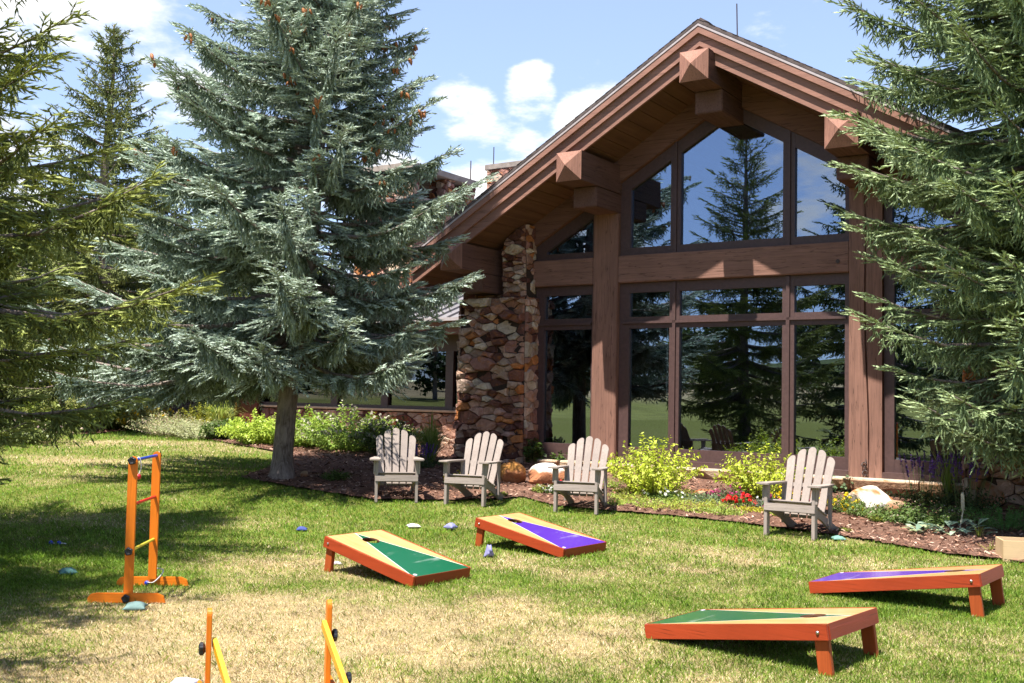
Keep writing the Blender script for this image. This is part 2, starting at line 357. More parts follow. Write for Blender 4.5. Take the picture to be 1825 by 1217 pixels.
# windows: frames and panes
def window(a0, a1, z0, z1, cols, rows, depth=.12, top=None, sill=True):
    """cols / rows: clear glass intervals; top(a): sloping head"""
    m = MB(); y0, y1 = depth-.035, depth+.09
    T = top or (lambda a: z1)
    def strip(p, q, zb, ya, yb, zt=None):
        f = zt or T; n = 1 if not top else 4
        xs = [p+(q-p)*i/n for i in range(n+1)]
        if top and p < AC < q: xs = sorted(xs+[AC])
        prof = [(x, f(x)) for x in xs][::-1]+[(p, zb), (q, zb)]
        m.prism(prof, ya, yb)
    ed = [a0]+[v for c in cols for v in c]+[a1]
    for i in range(0, len(ed), 2): strip(ed[i], ed[i+1], z0, y0, y1)
    for i in range(2, len(ed)-2, 2):         # raised cover strip on each mullion
        c = (ed[i]+ed[i+1])/2; strip(c-.028, c+.028, z0, y0-.03, y0-.001, (lambda a: T(a)-.02) if top else (lambda a: z1-.01))
    for (c0, c1) in cols:
        if top:
            m.prism([(c0, z0), (c1, z0), (c1, rows[0][0]), (c0, rows[0][0])], y0+.003, y1)
            xs = [c0, c1] if not (c0 < AC < c1) else [c0, AC, c1]
            m.prism([(x, T(x)-.003) for x in xs]+[(x, T(x)-.25) for x in xs[::-1]], y0+.004, y1)
        else:
            zz = [z0]+[v for r in rows for v in r]+[z1]
            for i in range(0, len(zz), 2): m.box(c0, c1, y0+.003, y1, zz[i]+(.001 if i else 0), zz[i+1]-.001)
    if not top and len(rows) > 1:
        zc = (rows[0][1]+rows[1][0])/2; m.box(a0+.06, a1-.06, y0-.03, y0-.002, zc-.018, zc+.022)
    if sill: m.box(a0, a1, y0-.10, y0, z0-.055, z0+.03)
    w = m.build('window', M_frame, lodge)
    for (c0, c1) in cols:
        for (r0, r1) in rows:
            if top:
                xs = [c0, c1] if not (c0 < AC < c1) else [c0, AC, c1]
                prof = [(c0-.01, r0-.01), (c1+.01, r0-.01)]+[(x+(.01 if x == c1 else -.01 if x == c0 else 0), T(x)-.24) for x in xs[::-1]]
            else: prof = [(c0-.01, r0-.01), (c1+.01, r0-.01), (c1+.01, r1+.01), (c0-.01, r1+.01)]
            MB().prism(prof, depth+.02, depth+.028).build('pane', M_glass, w)
    return w
C3 = [(-3.70, -2.96), (-2.78, -1.05), (-.86, -.085)]
window(-3.888, -.002, .47, 3.453, C3, [(.69, 2.68), (2.875, 3.285)])
window(-5.62, -4.367, .47, 3.453, [(-5.39, -4.43)], [(.69, 2.68), (2.875, 3.285)])
window(.482, 1.80, .47, 3.453, [(.63, 1.56)], [(.69, 2.68), (2.875, 3.285)])
tp = lambda a: rz(a, 6.33)
window(-3.888, -.002, 3.917, 0, C3, [(4.05, 0)], top=tp, sill=False)
window(-5.62, -4.367, 3.917, 0, [(-5.36, -4.43)], [(4.03, 0)], top=tp, sill=False)
window(.482, 1.80, 3.917, 0, [(.60, 1.50)], [(4.03, 0)], top=tp, sill=False)
# iron rings hanging on the cracked post
m = MB()
def ring(c, r, w, tilt=0.0):
    pts = [Vector((c[0]+r*math.cos(t*2*math.pi/14), c[1]-.01*math.sin(t), c[2]+r*math.sin(t*2*math.pi/14))) for t in range(15)]
    m.tube(pts, w, 6, cap=False)
ring((.235, -.03, .60), .034, .009); ring((.245, -.03, .48), .036, .009); m.tube([(.24, -.022, .57), (.25, -.03, .51)], .011, 6)
m.tube([(.26, -.02, .63), (.24, 0.02, .72)], .009, 6)
m.build('iron_ring', M_iron, lodge)
m = MB(); m.tube([(-.17, -.016, 3.62), (-.17, .02, 3.62)], .03, 12); m.build('bolt', M_iron, lodge)
# ---- rubble masonry: Voronoi stones with rounded faces
PAL = [(.56, .33, .24), (.46, .24, .16), (.26, .11, .075), (.66, .46, .34), (.76, .62, .47), (.62, .25, .09), (.15, .06, .045), (.52, .35, .27), (.60, .37, .30), (.38, .19, .15), (.20, .09, .07), (.58, .42, .33)]
def clip(poly, nx, ny, d):
    out = []
    for i in range(len(poly)):
        p, q = poly[i], poly[(i+1) % len(poly)]; a = p[0]*nx+p[1]*ny-d; b = q[0]*nx+q[1]*ny-d
        if a <= 0: out.append(p)
        if (a < 0) != (b < 0):
            t = a/(a-b); out.append((p[0]+(q[0]-p[0])*t, p[1]+(q[1]-p[1])*t))
    return out
def rubble(poly, O, ud, vd, nd, size, seed, depth=(.03, .09), gap=.012, big=1.45, pal=PAL):
    rnd = random.Random(seed); xs = [p[0] for p in poly]; ys = [p[1] for p in poly]
    x0, x1, y0, y1 = min(xs)-.1, max(xs)+.1, min(ys)-.1, max(ys)+.1; pts = []
    for _ in range(9000):
        p = (rnd.uniform(x0, x1), rnd.uniform(y0, y1)*big); s = size*rnd.choice((.5, .62, .8, 1.0, 1.3, 1.55))
        if all((p[0]-q[0])**2+(p[1]-q[1])**2 > (s*.5+q[2]*.5)**2 for q in pts): pts.append((p[0], p[1], s))
    V, F, C = [], [], []
    O, ud, vd, nd = Vector(O), Vector(ud), Vector(vd), Vector(nd)
    for i, p in enumerate(pts):
        cell = [(x, y*big) for x, y in poly]
        if sum((poly[k][0]*poly[(k+1) % len(poly)][1]-poly[(k+1) % len(poly)][0]*poly[k][1]) for k in range(len(poly))) < 0: cell = cell[::-1]
        for j, q in enumerate(pts):
            if i == j: continue
            dx, dy = q[0]-p[0], q[1]-p[1]; L = math.hypot(dx, dy)
            if L > size*3.2: continue
            w = (L*L+p[2]**2*.25-q[2]**2*.25)/(2*L)
            cell = clip(cell, dx/L, dy/L, (p[0]*dx+p[1]*dy)/L+w)
            if len(cell) < 3: break
        if len(cell) < 3: continue
        ar = abs(sum(cell[k][0]*cell[(k+1) % len(cell)][1]-cell[(k+1) % len(cell)][0]*cell[k][1] for k in range(len(cell))))/2
        if ar < size*size*.06: continue
        cell = [(x, y/big) for x, y in cell]; cx_ = sum(c[0] for c in cell)/len(cell); cy_ = sum(c[1] for c in cell)/len(cell)
        # subdivide the outline and wobble it
        ol = []
        for k in range(len(cell)):
            a, b = cell[k], cell[(k+1) % len(cell)]; n = max(1, int(math.hypot(b[0]-a[0], b[1]-a[1])/.07))
            for t in range(n): ol.append((a[0]+(b[0]-a[0])*t/n, a[1]+(b[1]-a[1])*t/n))
        dp = rnd.uniform(*depth); tx, ty = rnd.uniform(-.32, .32), rnd.uniform(-.32, .32); base = len(V); n = len(ol)
        col = rnd.choice(pal); g = rnd.uniform(.75, 1.25); col = tuple(v*g for v in col)
        def shr(p_, g_):
            dx, dy = p_[0]-cx_, p_[1]-cy_; L = math.hypot(dx, dy) or 1; k = max(.12, 1-g_/L); return cx_+dx*k, cy_+dy*k
        for (g_, h) in ((gap*.4, -.02), (gap*.5, .66), (gap+.003, .95), (gap+.022, 1.0)):
            for q in ol:
                x, y = shr(q, g_*rnd.uniform(.8, 1.4)); hh = -.02 if h < 0 else dp*h+(tx*(x-cx_)+ty*(y-cy_))*h*.8+rnd.uniform(-.010, .010)
                V.append(O+ud*x+vd*y+nd*hh); C.append(col)
        V.append(O+ud*cx_+vd*cy_+nd*(dp*rnd.uniform(.92, 1.15))); C.append(col); c = len(V)-1
        for r_ in range(3):
            for k in range(n):
                a, b = base+r_*n+k, base+r_*n+(k+1) % n; F.append((a, b, b+n, a+n))
        for k in range(n): F.append((base+3*n+k, base+3*n+(k+1) % n, c))
    return V, F, C
def stone_mesh(name, parts, core, parent):
    me = bpy.data.meshes.new(name); V, F, C = [], [], []
    for v, f, c in parts:
        b = len(V); V += v; F += [tuple(b+i for i in q) for q in f]; C += c
    nst = len(F); cm = core; b = len(V); V += cm.v; F += [tuple(b+i for i in q) for q in cm.f]; C += [(.1, .08, .06)]*len(cm.v)
    me.from_pydata([tuple(v) for v in V], [], F); me.update()
    a = me.color_attributes.new('Col', 'FLOAT_COLOR', 'POINT'); a.data.foreach_set('color', np.array([(*c, 1) for c in C], np.float32).ravel())
    me.polygons.foreach_set('material_index', [0]*nst+[1]*(len(F)-nst))
    return finish(me, name, [M_stone, M_mortar], parent)
def pillar(mir, seed):
    A = (lambda a: a) if not mir else (lambda a: 2*AC-a)
    s = -1 if mir else 1; core = MB()
    lo = [(A(-7.06), 0), (A(-5.53), 0), (A(-5.56), 3.25), (A(-6.86), 3.25)]
    core.prism(lo, -.30, 1.6)
    up = [(A(-6.06), 3.15), (A(-5.56), 3.15), (A(-5.62), rz(A(-5.62), TOP-.56)), (A(-6.06), rz(A(-6.06), TOP-.56))]
    core.prism(up, -.24, .6)
    up2 = [(A(-6.86), 3.2), (A(-6.06), 3.2), (A(-6.06), rz(A(-6.06), TOP-.56)), (A(-6.86), rz(A(-6.86), TOP-.56))]
    core.prism(up2, .04, .6)
    parts = [rubble(lo, (0, -.28, 0), (1, 0, 0), (0, 0, 1), (0, -1, 0), .27, seed, (.02, .17), big=1.75),
             rubble(up, (0, -.24, 0), (1, 0, 0), (0, 0, 1), (0, -1, 0), .23, seed+1, (.01, .11), big=1.9),
             rubble(up2, (0, .04, 0), (1, 0, 0), (0, 0, 1), (0, -1, 0), .24, seed+2, (.02, .06)),
             rubble([(-.30, 0), (.10, 0), (.10, 3.25), (-.30, 3.25)], (A(-5.54), 0, 0), (0, 1, 0), (0, 0, 1), (s, 0, 0), .25, seed+3, (.02, .06)),
             rubble([(-.24, 3.2), (.05, 3.2), (.05, 4.55), (-.24, 4.55)], (A(-5.60), 0, 0), (0, 1, 0), (0, 0, 1), (s, 0, 0), .22, seed+4, (.01, .05)),
             rubble([(-.30, 0), (1.6, 0), (1.6, 3.25), (-.30, 3.25)], (A(-6.98), 0, 0), (0, 1, 0), (0, 0, 1), (-s, 0, 0), .27, seed+5, (.02, .07))]
    return stone_mesh('stone_pillar', parts, core, lodge)
pillar(False, 11); pillar(True, 41)
# stone ledge under the windows
rnd = random.Random(8); V, F, C = [], [], []; a = -5.5; core = MB().box(-5.5, 1.7, -.02, .4, -.2, .40)
while a < 1.66:
    w = rnd.uniform(.45, 1.15); b = min(a+w, 1.68); nb = 5; base = len(V)
    col = rnd.choice([(.52, .38, .25), (.46, .28, .15), (.60, .46, .31), (.42, .25, .15)]); th = rnd.uniform(.15, .24); o = rnd.uniform(.14, .26)
    for i in range(nb+1):
        x = a+.008+(b-a-.016)*i/nb; jo = rnd.uniform(-.03, .03); jz = rnd.uniform(-.02, .02); e = .03 if i in (0, nb) else 0
        V += [Vector(q) for q in ((x, .08, .412), (x, -o+.02+jo+e, .412), (x, -o-.01+jo+e, .38), (x, -o+jo*.5+.01+e, .40-th*.6+jz), (x, -o+.06+e, .40-th+jz), (x, .08, .40-th+jz))]
        C += [(.66, .58, .46)]*2+[col]*4
    for i in range(nb):
        for k in range(6): F.append((base+i*6+k, base+i*6+(k+1) % 6, base+(i+1)*6+(k+1) % 6, base+(i+1)*6+k))
    F += [tuple(base+k for k in range(6)), tuple(base+nb*6+k for k in range(6))[::-1]]
    a = b
stone_mesh('stone_ledge', [(V, F, C), rubble([(-5.5, -.05), (1.7, -.05), (1.7, .24), (-5.5, .24)], (0, -.05, 0), (1, 0, 0), (0, 0, 1), (0, -1, 0), .26, 77, (.02, .07))], core, lodge)
# room behind the glass
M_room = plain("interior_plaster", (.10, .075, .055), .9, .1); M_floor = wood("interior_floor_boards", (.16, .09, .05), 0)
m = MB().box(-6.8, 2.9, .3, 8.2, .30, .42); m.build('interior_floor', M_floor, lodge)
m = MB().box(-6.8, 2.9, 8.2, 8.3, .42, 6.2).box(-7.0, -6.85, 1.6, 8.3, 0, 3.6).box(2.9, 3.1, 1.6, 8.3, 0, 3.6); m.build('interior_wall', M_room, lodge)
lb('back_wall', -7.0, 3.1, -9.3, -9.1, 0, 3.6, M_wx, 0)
# ---- low wing on the left with a standing seam roof
Y0 = 2.0; WX0, WX1 = -15.3, -7.0
core = MB().box(WX0, WX1, Y0, Y0+.3, 0, 1.12)
stone_mesh('stone_wainscot', [rubble([(WX0, .1), (WX1, .1), (WX1, 1.1), (WX0, 1.1)], (0, Y0, 0), (1, 0, 0), (0, 0, 1), (0, -1, 0), .27, 5, (.02, .07))], core, lodge)
lb('wainscot_cap', WX0, WX1, -Y0-.2, -Y0+.10, 1.12, 1.17, M_slab, .01)
m = MB()
for a in (-15.2, -13.7, -12.2, -10.7, -8.92, -7.15): m.box(a-.10, a+.10, Y0-.01, Y0+.2, 1.17, 2.55)
m.box(WX0, WX1, Y0-.012, Y0+.2, 2.42, 2.80); m.box(WX0, WX1, Y0, Y0+.15, 1.171, 1.24)
wf = m.build('window', M_frame, lodge); M_wingglass = glass_mat('wing_window_glass', (.30, .30, .28), .10)
m = MB().box(WX0+.05, WX1-.06, 5.2, 5.3, .1, 4.0).box(WX0+.02, WX0+.10, Y0+.2, 5.2, .1, 3.0).box(WX0+.05, WX1-.06, Y0+.31, 5.2, .05, .12).box(WX0+.05, WX1-.06, Y0+.31, 5.2, 2.84, 2.90); m.build('wing_interior_wall', M_room, lodge)
ed = (-15.1, -13.8, -12.1, -10.8, -9.02, -7.25)
for a, b in ((-15.1, -13.8), (-13.6, -12.3), (-12.1, -10.8), (-10.6, -9.02), (-8.82, -7.25)): MB().box(a-.01, b+.01, Y0+.06, Y0+.07, 1.23, 2.43).build('pane', M_wingglass, wf)
lb('wing_fascia', WX0-.3, WX1+.0, -1.28, -1.20, 2.72, 3.0, wood("fascia_timber_wing", (.27, .12, .085), 0, fine=18), .006)
lb('wing_fascia', WX0-.3, WX1+.0, -1.20, -1.15, 2.86, 3.02, wood("fascia_timber_wing", (.27, .12, .085), 0, fine=18), .006)
lb('wing_soffit', WX0-.3, WX1, -2.05, -1.285, 2.79, 2.83, M_sof, 0)
m = MB().box(WX0-.3, WX1, 1.06, 1.15, 2.99, 3.055); m.build('gutter', M_metal, lodge)
M_seam = plain("standing_seam_metal", (.20, .19, .20), .38, .5, var=.15, scale=3, bump=.05)
m = MB(); rs = .36
def ry(o): return 3.04+(o-1.10)*rs
m.add([(WX0-.3, 1.10, 3.04), (WX1+.35, 1.10, 3.04), (WX1+.35, 6.5, ry(6.5)), (WX0-.3, 6.5, ry(6.5)), (WX0-.3, 1.10, 3.0), (WX1+.35, 1.10, 3.0), (WX1+.35, 6.5, ry(6.5)-.04), (WX0-.3, 6.5, ry(6.5)-.04)],
      [(0, 1, 2, 3), (7, 6, 5, 4), (0, 4, 5, 1), (1, 5, 6, 2), (2, 6, 7, 3), (3, 7, 4, 0)])
a = WX0-.25
while a < WX1+.35:
    m.add([(a, 1.10, 3.04), (a+.03, 1.10, 3.04), (a+.03, 6.5, ry(6.5)), (a, 6.5, ry(6.5)), (a, 1.10, 3.085), (a+.03, 1.10, 3.085), (a+.03, 6.5, ry(6.5)+.045), (a, 6.5, ry(6.5)+.045)],
          [(3, 2, 1, 0), (4, 5, 6, 7), (0, 1, 5, 4), (1, 2, 6, 5), (2, 3, 7, 6), (3, 0, 4, 7)]); a += .30
m.build('wing_roof', M_seam, lodge)
lb('entry_post', -15.46, -15.30, -2.1, -1.92, 0, 2.8, plain("brick_red_paint", (.42, .10, .035), .6, .3), .01)
lb('entry_shadow', -15.29, -14.55, -1.92, -1.86, .2, 2.2, plain("dark_red_shadow", (.12, .03, .02), .6, .3), .01)  # dark red sheet standing in for the shadow beside the entry post
# chimneys
def chimney(a0, a1, y0, y1, z0, z1, seed, holes=True):
    core = MB().box(a0, a1, y0, y1, z0, z1-(.62 if holes else 0)); hz_ = z1-.62 if holes else z1
    parts = [rubble([(a0, z0), (a1, z0), (a1, hz_), (a0, hz_)], (0, y0, 0), (1, 0, 0), (0, 0, 1), (0, -1, 0), .27, seed, (.02, .07)),
             rubble([(y0, z0), (y1, z0), (y1, hz_), (y0, hz_)], (a1, 0, 0), (0, 1, 0), (0, 0, 1), (1, 0, 0), .27, seed+1, (.02, .07))]
    if holes:
        L = y1-y0; w = .30
        for q in (y0, y0+(L-w)*.62, y1-w):
            core.box(a1-.5, a1-.01, q+.01, q+w-.01, hz_, z1)
            parts.append(rubble([(q, hz_), (q+w, hz_), (q+w, z1), (q, z1)], (a1-.01, 0, 0), (0, 1, 0), (0, 0, 1), (1, 0, 0), .2, seed+int(q*7)+3, (.01, .05)))
            parts.append(rubble([(a1-.5, hz_), (a1, hz_), (a1, z1), (a1-.5, z1)], (0, q+.01, 0), (1, 0, 0), (0, 0, 1), (0, -1, 0), .2, seed+int(q*7)+9, (.01, .04)))
        core.box(a0, a0+.4, y0, y1, hz_, z1).box(a0+.4, a1-.5, y0+.01, y0+.3, hz_, z1)
        parts.append(rubble([(a0, hz_), (a1, hz_), (a1, z1), (a0, z1)], (0, y0, 0), (1, 0, 0), (0, 0, 1), (0, -1, 0), .24, seed+30, (.01, .05)))
    c = stone_mesh('chimney', parts, core, roof)
    MB().box(a0-.06, a1+.07, y0-.07, y1+.07, z1+.001, z1+.14).build('chimney_cap', M_concrete, c, .01)
    if holes: MB().box(a0+.02, a1+.08, y0-.05, y1+.05, hz_-.05, hz_+.03).build('chimney_ledge', M_concrete, c, .01)
    for (x, y) in ((a1-.05, y1-.1), (a0+.1, y0+.1)): MB().tube([(x, y, z1+.1), (x, y, z1+.62)], .013, 6).build('lightning_rod', M_iron, c)
    return c
chimney(-11.6, -10.0, 1.9, 4.25, 3.0, 6.43, 100)
chimney(-10.85, -8.9, 6.0, 7.4, 3.4, 7.25, 140, False)
# ================================================================ GROUND
def pxpoly(pts, dz=0): return [tuple(at(*p, dz)[:2]) for p in pts]
BED = pxpoly([(150, 775), (230, 769), (330, 777), (430, 795), (492, 806), (520, 822), (470, 838), (430, 852), (500, 866), (560, 875), (660, 892), (760, 893), (870, 893), (930, 886), (985, 903), (1100, 913), (1200, 921), (1300, 931), (1400, 945), (1500, 957), (1600, 974), (1700, 991), (1800, 1002), (1900, 1014)])
wl = lambda a, o: tuple((np.array(P0)+U*a+NV*o)[:2])
BED += [wl(3.2, 1.0), wl(3.2, -.2), wl(-7.0, -.2), wl(-7.0, -1.95), wl(-15.2, -1.95), wl(-17.5, -.6), (-13.2, 27.5), (-12.0, 25.3)]
bx, by = np.array(BED).T
DRY = []
for (px, py, rx, ry_, s) in ((620, 1130, 2.1, 1.1, 1.0), (330, 1190, 1.5, .8, .9), (900, 1130, 1.3, 1.2, .75), (150, 1190, 1.2, .6, .7), (1150, 1190, 1.2, .5, .45), (560, 1010, 1.0, .8, .55), (250, 790, 3.0, .9, .55), (120, 820, 1.6, .6, .5), (400, 800, 2.0, .6, .40), (60, 850, 1.5, .8, .35),
                         (1010, 1010, 1.4, .8, .45), (1230, 1000, 1.5, 1.4, .42), (1560, 1010, 1.6, .7, .4), (1450, 960, 1.4, .4, .45), (950, 940, 1.6, .35, .3), (300, 930, 2.0, .5, .3), (740, 1080, 1.6, .5, .7), (480, 1090, 1.4, .7, .8), (1700, 1150, 1.2, .5, .3)):
    p = at(px, py); DRY.append((p.x, p.y, rx, ry_, s))
def dryness(x, y):
    d = np.zeros_like(x)
    for (cx, cy_, rx, ry_, s) in DRY:
        q = np.sqrt(((x-cx)/rx)**2+((y-cy_)/ry_)**2); d = np.maximum(d, s*np.clip(1.35-q*.85, 0, 1))
    n = .45*vnoise(x, y, .55, 1)+.3*vnoise(x, y, .22, 2)+.25*vnoise(x, y, 1.7, 3)
    return np.clip(d*(.55+.9*n)+(n-.50)*.7+.02, 0, 1)
# lawn: fine near the lens, coarse to the horizon
def sheet(name, xs, ys, zf, mats, keep=None, col=None):
    X, Y = np.meshgrid(xs, ys); nx, ny = len(xs), len(ys); Zz = zf(X, Y)
    V = np.stack([X, Y, Zz], -1).reshape(-1, 3); i = np.arange(ny-1)[:, None]*nx+np.arange(nx-1)[None]
    F = np.stack([i, i+1, i+nx+1, i+nx], -1)
    if keep is not None:
        cxm = (X[:-1, :-1]+X[1:, 1:])/2; cym = (Y[:-1, :-1]+Y[1:, 1:])/2; F = F[keep(cxm, cym)]
    F = F.reshape(-1, 4); c = None
    if col is not None: c = col(V[:, 0], V[:, 1])
    used = np.unique(F); remap = np.zeros(len(V), int); remap[used] = np.arange(len(used))
    return npmesh(name, V[used], 4, mats, None, None if c is None else c[used], remap[F], smooth=True)
G1 = np.array((.155, .160, .036)); G2 = np.array((.37, .285, .15))
def lawn_col(x, y): d = dryness(x, y)[:, None]; return (G1*(1-d)+G2*d)*.85
M_lawn = vcol("lawn_soil_and_thatch", .95, .05, var=.35, scale=25, bump=.6, bscale=90)
xs = np.concatenate([np.linspace(-400, -14, 30)[:-1], np.arange(-14, 12, .12), np.linspace(12, 400, 30)]); ys = np.concatenate([np.linspace(-400, -1, 25)[:-1], np.arange(-1, 26, .12), np.linspace(26, 700, 40)])
tag(sheet('lawn', xs, ys, lambda x, y: terrain(x, y)-.004+.0*x, M_lawn, col=lawn_col), kind='structure')
t = NT("bark_mulch"); co = t.coord(); f = t.noise(co, 38, 6, .7, 1.2); g = t.noise(co, 3.0, 3)
c = t.mix(t.rng(f, .35, .68), (.055, .026, .018), (.27, .145, .10)); c = t.mix(t.rng(g, .4, .7, 0, .35), c, (.32, .20, .15)); t.bump(f, .9, .03); M_mulch = t.fin(c, .95, .1)
def bedz(x, y): return terrain(x, y)+.012+.018*vnoise(x, y, .22, 7)+.010*vnoise(x, y, .07, 8)
bx0, bx1, by0, by1 = bx.min(), bx.max(), by.min(), by.max()
tag(sheet('mulch_bed', np.arange(bx0, bx1, .045), np.arange(by0, by1, .045), bedz, M_mulch, keep=lambda x, y: inpoly(x, y, BED)), kind='structure')
rs_ = np.random.RandomState(5)
def in_house(x, y, o=.0):
    dx, dy = x-P0.x, y-P0.y; a = dx*U[0]+dy*U[1]; off = dx*NV[0]+dy*NV[1]
    return ((off < o) & (a > -7.0) & (a < 3.2)) | ((off < -1.9) & (a > -15.3) & (a < -6.9))
# loose bark chips
n = 70000; x = rs_.uniform(bx0, bx1, n); y = by0+(by1-by0)*rs_.rand(n)**1.6; k = inpoly(x, y, BED) & ~in_house(x, y, .2); x, y = x[k], y[k]; n = len(x)
L = rs_.uniform(.010, .034, n)*(1+(y-12).clip(0)*.03); W = L*rs_.uniform(.18, .5, n); th = rs_.uniform(0, 6.28, n); tl = rs_.uniform(-.5, .5, n); rl = rs_.uniform(-.7, .7, n)
d = np.stack([np.cos(th)*np.cos(tl), np.sin(th)*np.cos(tl), np.sin(tl)], -1)*L[:, None]; s_ = np.stack([-np.sin(th)*np.cos(rl), np.cos(th)*np.cos(rl), np.sin(rl)], -1)*W[:, None]
c = np.stack([x, y, bedz(x, y)+.008+rs_.uniform(0, .012, n)], -1); V = np.stack([c-d-s_, c+d-s_*.6, c+d+s_*.7, c-d+s_], 1).reshape(-1, 3)
pal = np.array([(.10, .045, .03), (.18, .09, .06), (.32, .18, .125), (.42, .28, .21), (.06, .03, .025), (.24, .12, .08)]); cc = pal[rs_.randint(0, 6, n)]*rs_.uniform(.8, 1.25, (n, 1))
tag(npmesh('bark_chips', V, 4, vcol("bark_chips", .9, .15, var=.1), col=np.repeat(cc, 4, 0)), 'loose bark chips covering the planting bed along the lodge', 'bark chips', kind='stuff')
# grass blades
def blades(n, y0, y1, hw, wid, ln, power=1.0):
    y = y0+(y1-y0)*rs_.rand(n)**power; x = rs_.uniform(-1, 1, n)*(y*.53+hw)-.1
    k = ~inpoly(x+.10*(vnoise(x, y, .15, 41)-.5)+rs_.normal(0, .025, n), y+.14*(vnoise(x, y, .2, 42)-.5)+rs_.normal(0, .03, n), BED) & ~in_house(x, y, .3); x, y = x[k], y[k]; n = len(x)
    dr = dryness(x, y); isdry = rs_.rand(n) < np.clip(dr*1.25-.02, .04, .93)
    h = ln*rs_.uniform(.45, 1.4, n)*(1-.30*isdry)*(.6+.8*vnoise(x, y, .13, 33)); az = rs_.uniform(0, 6.28, n); lean = rs_.uniform(.25, 1.15, n)+.25*isdry
    w = wid*rs_.uniform(.7, 1.3, n); up = np.cos(lean)*h; out = np.sin(lean)*h
    base = np.stack([x, y, terrain(x, y)-.004], -1); side = np.stack([-np.sin(az+rs_.uniform(-.9, .9, n)), np.cos(az), 0*x], -1)*w[:, None]/2
    mid = base+np.stack([np.cos(az)*out*.35, np.sin(az)*out*.35, up*.62], -1); tip = base+np.stack([np.cos(az)*out, np.sin(az)*out, up], -1)
    V = np.stack([base-side, base+side, mid+side*.8, tip, mid-side*.8], 1)
    g = np.array([(.195, .33, .030), (.155, .28, .026), (.265, .385, .050), (.125, .23, .023)])[rs_.randint(0, 4, n)]; s = np.array([(.66, .52, .31), (.56, .43, .24), (.74, .62, .42), (.46, .37, .16)])[rs_.randint(0, 4, n)]
    yel = (dr*.5)[:, None]; g = g*(1-yel)+np.array((.38, .36, .08))*yel
    cl = vnoise(x, y, .085, 31)*.6+vnoise(x, y, .35, 32)*.4; c = np.where(isdry[:, None], s, g)*rs_.uniform(.7, 1.25, (n, 1))*(.68+.64*cl)[:, None]
    return V.reshape(-1, 3), np.repeat(c, 5, 0)
Va, Ca = blades(430000, 4.6, 9.6, .9, .0031, .032, 1.25); Vb, Cb = blades(240000, 9.0, 16.0, 1.5, .0058, .036); Vc, Cc = blades(120000, 15.5, 30, 2.0, .013, .050)
tag(npmesh('grass', np.vstack([Va, Vb, Vc]), 5, vcol("grass_blades", .55, .35, var=.12, scale=3, trans=.38), col=np.vstack([Ca, Cb, Cc])), 'short mown lawn grass, green with straw-coloured dry patches', 'grass', kind='stuff')
# hills seen only as reflections: beyond the lawn behind the camera
def hillz(x, y): 
    r = np.hypot(x+5, y-5); a = np.arctan2(y-5, x+5)
    return np.clip((r-42)/60, 0, 1)**1.4*(5.5+3.0*np.sin(a*3+1)+2*vnoise(x, y, 30, 21))-.05
hx = np.arange(-260, 40, 4.0); hy = np.arange(-220, 60, 4.0)
def hill_col(x, y):
    z = hillz(x, y); g = np.array((.17, .17, .04)); tn = np.array((.34, .26, .14)); fo = np.array((.06, .075, .025))
    t1 = np.clip((z-1.2+vnoise(x, y, 14, 22)*1.5-.6)/.7, 0, 1)[:, None]; t2 = np.clip((z-3.2)/.8, 0, 1)[:, None]; return (g*(1-t1)+tn*t1)*(1-t2)+fo*t2
tag(sheet('hillside', hx, hy, lambda x, y: hillz(x, y), vcol("hillside_ground", .95, .1, var=.3, scale=.5), keep=lambda x, y: hillz(x, y) > -.045, col=hill_col), kind='structure')
